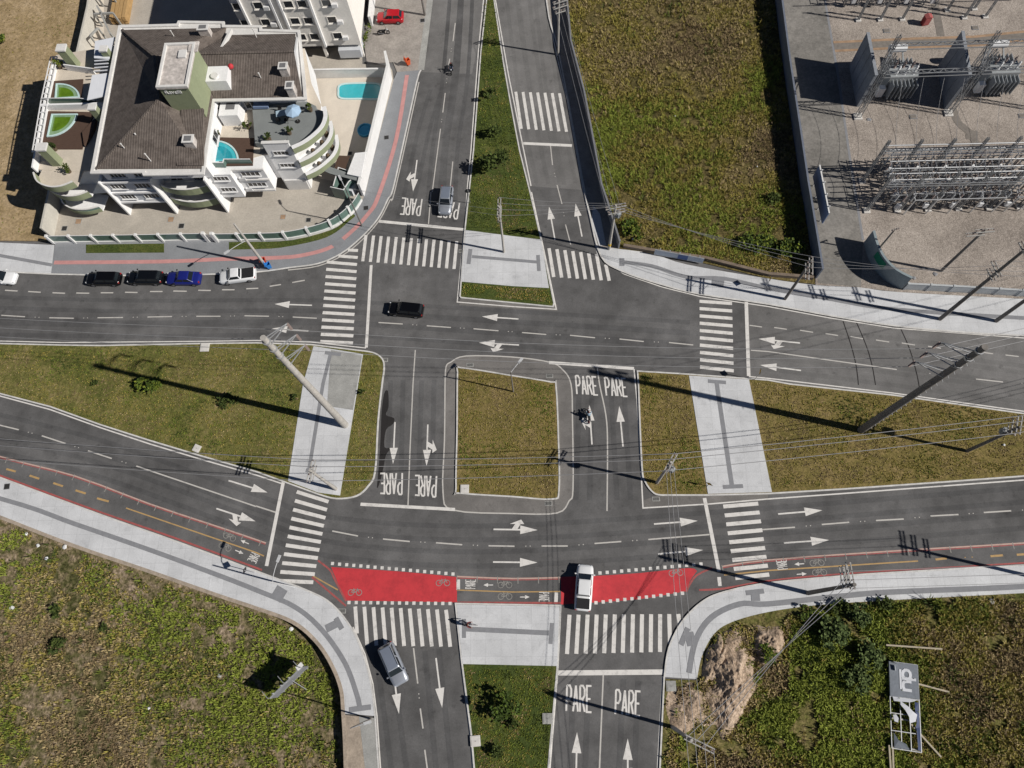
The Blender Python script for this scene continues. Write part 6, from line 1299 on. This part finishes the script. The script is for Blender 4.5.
for lab,p,s in [('dark square hatch in the courtyard near the west wall',(64.5,228.5),.8),('dark hatch in the courtyard left of the parked pickup',(181.5,226),.8),('pale hatch in the courtyard near the west wall',(78.5,221.5),.9),('pale hatch in the middle of the front courtyard',(171,219.5),.9),('round brown patch cover in the courtyard below the stair block',(283,217),.8),('small dark hatch in the courtyard bend',(308.5,220),.7),('dark hatch beside the wading pool terrace',(350,153.5),.6)]:
    t=thing('courtyard_hatch',lab,'hatch',G(*p,.17),0); mb=MB(); mb.box((0,0,.012),(s,s,.024)); mb.build('hatch_frame',M['paleold'],t); mb=MB(); mb.box((0,0,.03),(s*.8,s*.8,.015)); mb.build('hatch_lid',M['drain'] if 'dark' in lab else M['rust'],t)
# passage beams and timber
for k,(a,b) in enumerate([((95,-6),(112,-4)),((94,14),(113,13)),((90,36),(98,28)),((97,6),(110,33))]):
    A=G(*a,2.4);B=G(*b,2.4); mb=MB(); mb.bar(Vector((0,0,0)),B-A,.22,.25); mb.bar(Vector((0,0,0)),Vector((0,0,-2.25)),.2); mb.bar(B-A,B-A+Vector((0,0,-2.25)),.2); tag(mb.build('pergola_beam',M['paleold'],None,A),['grey pergola beam nearest the top edge beside the apartment block','long grey crosswise pergola beam beside the apartment block','short grey pergola beam at the passage wall','slanting grey pergola beam beside the apartment block'][k],'beam')
M['sawn']=mat('orange_sawn_timber',(.42,.27,.12),.85,.25,1.5,stretch=(8,1,4))
t=thing('timber_stack','orange stack of sawn timber behind the apartment block','timber stack',G(124,8,.17),.05); mb=MB()
for i in range(4):
    for j in range(5): mb.box((i*.62-.95+.08*rng.random(),.15*rng.random(),.12+.24*j),(.5,6.5,.2),.02*(rng.random()-.5))
mb.build('boards',M['sawn'],t)
# ---- white block behind
B2=Vector((-32.2,78,.17)); b2=thing('white_apartment_block','plain white apartment block with dark windows at the top edge','building',B2)
def b2x(mb,x0,x1,y0,y1,z0,z1): return mb.box(Vector(((x0+x1)/2,(y0+y1)/2,(z0+z1)/2))-B2,(x1-x0,y1-y0,z1-z0))
M['cream2']=mat('pale_block_render',(.80,.77,.72),.85,.04,.5,var2=.05,scale2=4)
mb=MB(); b2x(mb,-39.9,-24.6,78.05,94,2.5,14); mb.build('wall',M['cream2'],b2)
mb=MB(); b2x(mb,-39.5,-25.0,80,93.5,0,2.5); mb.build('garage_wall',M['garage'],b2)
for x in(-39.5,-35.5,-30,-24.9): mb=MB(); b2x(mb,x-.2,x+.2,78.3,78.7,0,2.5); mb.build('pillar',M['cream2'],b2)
for x in(-38.6,-34.6,-33.5,-29.5): mb=MB(); b2x(mb,x-.14,x+.14,77.75,78.05,2.5,14); mb.build('pilaster',M['render'],b2)
mb=MB(); b2x(mb,-40.1,-24.4,77.85,94.2,14,14.3); mb.build('roof',M['slabstain'],b2)
mb=MB(); b2x(mb,-27.9,-24.8,77.6,79.9,.6,2.0); mb.build('gate_panel',M['rendergrey'],b2)
for z in(4.0,6.7,9.4,12.1):
    for k,x in enumerate((-39.25,-36.4,-32.4,-30.6,-27.4)): window(b2,Vector((x,78.05,z+.2)),1.0 if k==0 else 1.2,1.05,org=B2,ac=k in(1,4))
wall('low_wall','white wall beside the red car at the driveway',[(376,-60),(374.5,0),(372,27)],1.7,.35,'wallwhite',.1)
shrub((366,38),.1,.8,1.1,260,.2,GL,'hedge','narrow green hedge beside the white block','hedge',sq=3.0)
# ================================================================ substation
M['lattice']=mat('substation_galvanised',(.30,.31,.32),.5,.15,3,metal=.4)
M['bus']=mat('bright_bus_bar',(.62,.63,.64),.4,.08,3,metal=.5)
M['tank']=mat('transformer_grey_paint',(.30,.32,.33),.55,.1,2); M['fins']=mat('radiator_fins',(.26,.28,.30),.5,.12,3); M['whitepaint']=mat('white_enamel',(.72,.73,.74),.4,.05,3)
M['firewall']=mat('firewall_panel',(.25,.27,.30),.88,.14,.8,var2=.12,scale2=4)
def firewall(label,a,b,h):
    A=G(*a,0);B=G(*b,0); o=Vector((A.x,A.y,.13)); t=thing('firewall',label,'wall',o); D=B-A; mb=MB(); mb.ribbon([Vector((0,0,0)),D],.35,0,h); mb.build('wall_panel',M['firewall'],t); d=D.normalized()
    for k in range(1,4): mb=MB(); mb.ribbon([D*(k/4)-d*.02,D*(k/4)+d*.02],.42,0,h-.01); mb.build('panel_joint',M['tactile'],t)
    mb=MB(); mb.ribbon([D*-.01,D*1.01],.4,h,h+.08); mb.build('coping',M['firewall'],t)
firewall('grey blue firewall left of the first transformer',(857.5,107.5),(850,67),5.7)
firewall('grey blue firewall between the two transformers',(945,110),(938.5,67),5.9)
def transformer(label,px):
    o=G(*px,.13); t=thing('power_transformer',label,'transformer',o); mb=MB(); mb.box((0,0,1.7),(3.6,2.0,2.8)); mb.box((0,0,.15),(4.2,2.6,.3)); mb.build('tank',M['tank'],t)
    for s in(-1,1):
        for k in range(7): mb=MB(); mb.box((-1.5+.5*k,s*1.75,1.75),(.09,1.2,2.3)); mb.build('radiator_fin',M['fins'],t)
    mb=MB(); mb.tube((-1.7,2.9,4.0),(.4,2.9,4.0),.5,.5,14); mb.build('conservator',M['whitepaint'],t); mb=MB(); mb.bar((-1.4,2.4,3.0),(-1.4,2.9,3.9),.15); mb.bar((.1,1.0,3.0),(.1,2.9,3.7),.15); mb.build('conservator_support',M['tank'],t)
    for k in range(3):
        for s,hh in((-.55,1.5),(.55,1.0)):
            mb=MB(); x=-1.1+1.1*k
            for q in range(6): mb.tube((x,s,3.1+hh*q/6),(x,s,3.1+hh*(q+.6)/6),.17,.11,8)
            mb.tube((x,s,3.1),(x,s,3.1+hh+.25),.05,.04,6); mb.build('bushing',M['whitepaint' if s<0 else 'insul'],t)
    mb=MB(); mb.box((-2.4,-1.4,1.1),(.8,.7,1.5)); mb.build('control_cabinet',M['whitepaint'],t)
transformer('power transformer between the two firewalls',(893,88)); transformer('power transformer right of the second firewall',(991,84))
def lat_post(name,label,px,h,w=.32,group=None,arm=None):
    o=G(*px,.13); t=thing(name,label,'steel post',o,0,group); mb=MB(); s=w/2
    for x in(-s,s):
        for y in(-s,s): mb.bar((x,y,0),(x*.8,y*.8,h),.07)
    n=int(h/.9)
    for k in range(n):
        za,zb=h*k/n,h*(k+1)/n; sg=1 if k%2 else -1
        mb.bar((-s*sg,-s,za),(s*sg,-s,zb),.04); mb.bar((-s*sg,s,za),(s*sg,s,zb),.04); mb.bar((-s,-s*sg,za),(-s,s*sg,zb),.04); mb.bar((s,-s*sg,za),(s,s*sg,zb),.04)
    mb.build('lattice_shaft',M['lattice'],t); mb=MB(); mb.box((0,0,.08),(w+.5,w+.5,.2)); mb.build('footing',M['boxconc'],t)
    if arm: mb=MB(); mb.bar((-arm/2,0,h),(arm/2,0,h),.12); mb.build('top_arm',M['lattice'],t)
    return t
ORD=['first','second','third','fourth','fifth','sixth','seventh','eighth','ninth']
for i,px in enumerate([(857.5,117),(948,113.5),(1040,110)]): lat_post('gantry_post',ORD[i]+' thick gantry post from the left in front of the firewalls',px,10.8,.55)
for i,px in enumerate([(867,92),(957,89),(1048,87)]): lat_post('gantry_post',ORD[i]+' thick gantry post from the left in the row behind the firewall ends',px,9.6,.45)
def beam(name,label,a,b,z,w=.45,lat=True,m='lattice',z2=None,cat='beam'):
    A=G(*a,0);B=G(*b,0); A.z=z;B.z=z2 or z; mb=MB(); D=B-A; d=D.normalized(); n=Vector((-d.y,d.x,0)); up=Vector((0,0,1))
    if lat:
        for i in(-1,1):
            for j in(-1,1): mb.bar(n*i*w/2+up*j*w/2,D+n*i*w/2+up*j*w/2,.08)
        k=int(D.length/w/1.2)
        for q in range(k):
            a0=D*(q/k);b0=D*((q+1)/k); s=1 if q%2 else -1
            mb.bar(a0+n*s*w/2+up*w/2,b0-n*s*w/2+up*w/2,.05); mb.bar(a0+n*w/2+up*s*w/2,b0+n*w/2-up*s*w/2,.05)
    else: mb.tube(Vector((0,0,0)),D,w/2,w/2,8)
    return tag(mb.build(name,M[m],None,A),label,cat)
beam('gantry_beam','front lattice gantry beam above the transformers',(856,117),(1060,110),7.6,.55)
beam('gantry_beam','rear lattice gantry beam above the transformers',(866,92),(1068,87),7.9,.55)
beam('gantry_beam','short lattice beam joining the left gantry posts',(857.5,117),(867,92),7.5,.35)
beam('gantry_beam','short lattice beam joining the gantry posts at the second firewall',(948,113.5),(957,89),7.5,.35)
# switchyard rows
def insul_col(mb,x,y,z,h,r=.13):
    for q in range(5): mb.tube((x,y,z+h*q/5),(x,y,z+h*(q+.65)/5),r,r*.65,7)
    mb.tube((x,y,z),(x,y,z+h),.05,.05,5)
rowA=[(862+30.2*i,181.5-.8*i) for i in range(6)]; rowB=[(866.5+30.5*i,211-.8*i) for i in range(6)]
for i,p in enumerate(rowA): lat_post('switchyard_post',ORD[i]+' slender post from the left in the rear switchyard row',p,8.0,.26)
for i,p in enumerate(rowB): lat_post('switchyard_post',ORD[i]+' slender post from the left in the front switchyard row',p,7.6,.26)
for k,(y,z) in enumerate([(176,5.2),(181,5.2),(186,5.0),(191,4.6),(196,4.6),(201,4.4)]):
    beam('bus_bar',ORD[k]+' bright bus bar from the rear across the switchyard',(872+.3*k,y),(1060,y-4),z,.15,False,'bus',None,'bus bar')
beam('switchyard_beam','lattice beam across the rear switchyard row',(862,181.5),(1043,177),6.0,.4); beam('switchyard_beam','lattice beam across the front switchyard row',(866.5,211),(1050,207),5.6,.4); beam('switchyard_beam','thin white beam above the rear posts',(862,182),(1060,178),7.2,.14,False,'bus')
def switch(label,px,rz):
    o=G(*px,.13); t=thing('disconnect_switch',label,'switch',o,rz); mb=MB()
    for x in(-.9,.9): mb.bar((x,-.3,0),(x,-.3,2.3),.12); mb.bar((x,.3,0),(x,.3,2.3),.12)
    mb.bar((-1.3,-.3,2.3),(1.3,-.3,2.3),.12); mb.bar((-1.3,.3,2.3),(1.3,.3,2.3),.12); mb.build('frame',M['lattice'],t)
    for k in range(3):
        for y in(-.55,.55): mb=MB(); insul_col(mb,-1+k,y,2.35,1.2); mb.build('insulator',M['insul'] if (k+int(y>0))%2 else M['steel'],t)
        mb=MB(); mb.tube((-1+k,-.75,3.6),(-1+k,.75,3.65),.04,.04,6); mb.build('blade',M['bus'],t)
    mb=MB(); mb.box((0,-.5,1.2),(.5,.35,.7)); mb.build('drive_box',M['whitepaint'],t)
c=0
for r,(y,nm) in enumerate([(171,'rear'),(184,'second'),(197,'third'),(208,'front')]):
    for i in range(6): switch(f'{ORD[i]} disconnect switch from the left in the {nm} switchyard row',(884+27*i+3*r,y-.6*i),.02)
for k,(a,b) in enumerate([((903,215),(991,212.5)),((1003,212),(1060,210.5))]):
    A=G(*a,0);B=G(*b,0); A.z=3.2; B.z=3.2; d=(B-A); n=Vector((0,.95,0)); mb=MB()
    for q in(Vector((0,0,0)),n): mb.bar(q,d+q,.09)
    for u in(0,.25,.5,.75,1): mb.bar(d*u,d*u+n,.09); mb.bar(d*u,d*u-Vector((0,0,3.1)),.12)
    tag(mb.build('frame_rack',M['bus'],None,A),('long' if k==0 else 'short')+' bright frame rack at the front of the switchyard','rack')
for i,px in enumerate([(858,20.5),(880,20),(902,19.5),(947,10.5),(964,18),(974,9),(985,17)]): 
    lat_post('support_post',ORD[i]+' thin support post from the left along the top of the yard',px,5.5,.2,arm=1.2)
for k,y in enumerate((2,-6)): beam('bus_bar',('lower' if k==0 else 'upper')+' bus bar along the top edge of the substation',(840,y+12),(1060,y+6),5.3,.14,False,'bus',None,'bus bar')
for i in range(4): switch(ORD[i]+' disconnect switch from the left at the top edge of the yard',(850+26*i,5),.0)
t=thing('fire_cabinet','red metal cabinet near the top of the substation yard','cabinet',G(924,24,.13),.15); mb=MB(); mb.box((0,0,.7),(.9,.7,1.3)); mb.build('cabinet_body',mat('faded_red_metal',(.26,.04,.04),.6,.12,2),t); mb=MB(); mb.add([(-.5,-.4,1.35),(.5,-.4,1.35),(.5,.4,1.35),(-.5,.4,1.35),(0,-.4,1.5),(0,.4,1.5)],[(0,1,4),(2,3,5),(1,2,5,4),(3,0,4,5)]); mb.build('cabinet_roof',M['redline'],t); mb=MB(); mb.box((0,-.365,.7),(.7,.03,1.0)); mb.build('door',M['redline'],t)
pole('X','dark pole with white top crossarms inside the substation fence',(941,271),9.4,.19,.13,((9.1,2.0,.1),(8.5,2.0,-.6)),rad(4),m='poledark',z=.13)
pole('Y','short dark wooden post right of the curved entrance wall',(875.5,252.5),5.2,.12,.09,((5.0,.9,.2),),rad(20),m='poledark',z=.13)
for lab,p in [('dark yard hatch right of the first gantry',(913,117)),('dark yard hatch near the right edge below the gantry',(1022,116)),('small dark hatch above the first transformer',(886.5,31)),('small dark hatch above the second firewall',(975,28))]:
    t=thing('yard_hatch',lab,'hatch',G(*p,.13),0); mb=MB(); mb.box((0,0,.03),(.9,.7,.06)); mb.build('hatch_frame',M['tactile'],t); mb=MB(); mb.box((0,0,.07),(.75,.55,.03)); mb.build('hatch_lid',M['cableduct'],t)
litter('dark stone below the first gantry post',(869,119.5),.9,.13,'tactile'); litter('dark clod near the yard front pole',(935,274),.9,.13,'tactile'); litter('dark clod by the precast wall',(914,278),.7,.13,'tactile')

for k in range(14):
    x=872+12.5*k; a=G(x,182-.2*k,0); b=G(x+3.5,211-.2*k,0); a.z=5.8+.2*(k%3); b.z=5.4+.2*(k%2); wire(a,b,.45,'bright jumper conductor running across the switchyard rows','conductors across the switchyard',.03)
for k in range(9):
    x=878+19*k; a=G(x,118,0)+Vector((0,0,7.2)); b=G(x-3,182,0)+Vector((0,0,6.0)); wire(a,b,.8,'conductor from the gantry beam down to the switchyard','conductors from gantry to switchyard',.02)
for k,(px,l) in enumerate([((56,150),'small potted plant at the front of the lower left roof terrace'),((70,172),'potted palm near the curved roof parapet'),((290,134),'potted plant by the curved parapet of the round terrace'),((311,111),'potted plant near the light blue parasol')]): potted(l,px,7.05 if k<2 else 7.93,DL[k%2],.45)

for k,px in enumerate([(175,38),(256,36),(262,80),(126,150),(140,140),(150,160)]):
    z=10.2; c=G(*px,z)-BO; mb=MB(); mb.tube((c.x,c.y,zz(9.7)),(c.x,c.y,zz(11.3)),.06,.06,8); mb.tube((c.x,c.y,zz(11.3)),(c.x,c.y,zz(11.4)),.1,.1,8); mb.build('vent_pipe',M['gutter'],ro)
# ================================================================ light, sky, camera
SUN_AZ=rad(-14.2); SUN_EL=rad(38.3)
sv=Vector((math.cos(SUN_EL)*math.cos(SUN_AZ),math.cos(SUN_EL)*math.sin(SUN_AZ),math.sin(SUN_EL)))
ld=bpy.data.lights.new('sun','SUN'); ld.energy=5.0; ld.angle=rad(.5); ld.color=(1,.95,.88)
lo=bpy.data.objects.new('sun',ld); COL.objects.link(lo); lo.rotation_euler=sv.to_track_quat('Z','Y').to_euler(); lo.location=sv*300
W=bpy.data.worlds.new('World'); SC.world=W; W.use_nodes=True; nt=W.node_tree
sk=nt.nodes.new('ShaderNodeTexSky'); sk.sky_type='NISHITA'; sk.sun_disc=False; sk.air_density=.42; sk.dust_density=0.1; sk.ozone_density=1.0; sk.sun_elevation=SUN_EL; sk.sun_rotation=math.pi/2-SUN_AZ
bg=nt.nodes['Background']; bg.inputs[1].default_value=.05; nt.links.new(sk.outputs[0],bg.inputs[0])
cd=bpy.data.cameras.new('camera'); cam=bpy.data.objects.new('camera',cd); COL.objects.link(cam); SC.camera=cam
cd.sensor_fit='HORIZONTAL'; cd.sensor_width=36; cd.lens=FPX/1024*36; cd.clip_start=1; cd.clip_end=3000
cam.matrix_world=Matrix.Translation((0,0,CAMH))@CR.to_4x4()
SC.view_settings.view_transform='Standard'; SC.view_settings.look='None'; SC.view_settings.exposure=-.07; SC.view_settings.gamma=1
SC.render.resolution_x=1024; SC.render.resolution_y=768
SC.cycles.max_bounces=5; SC.cycles.diffuse_bounces=2; SC.cycles.glossy_bounces=2; SC.cycles.transmission_bounces=4; SC.cycles.use_denoising=True
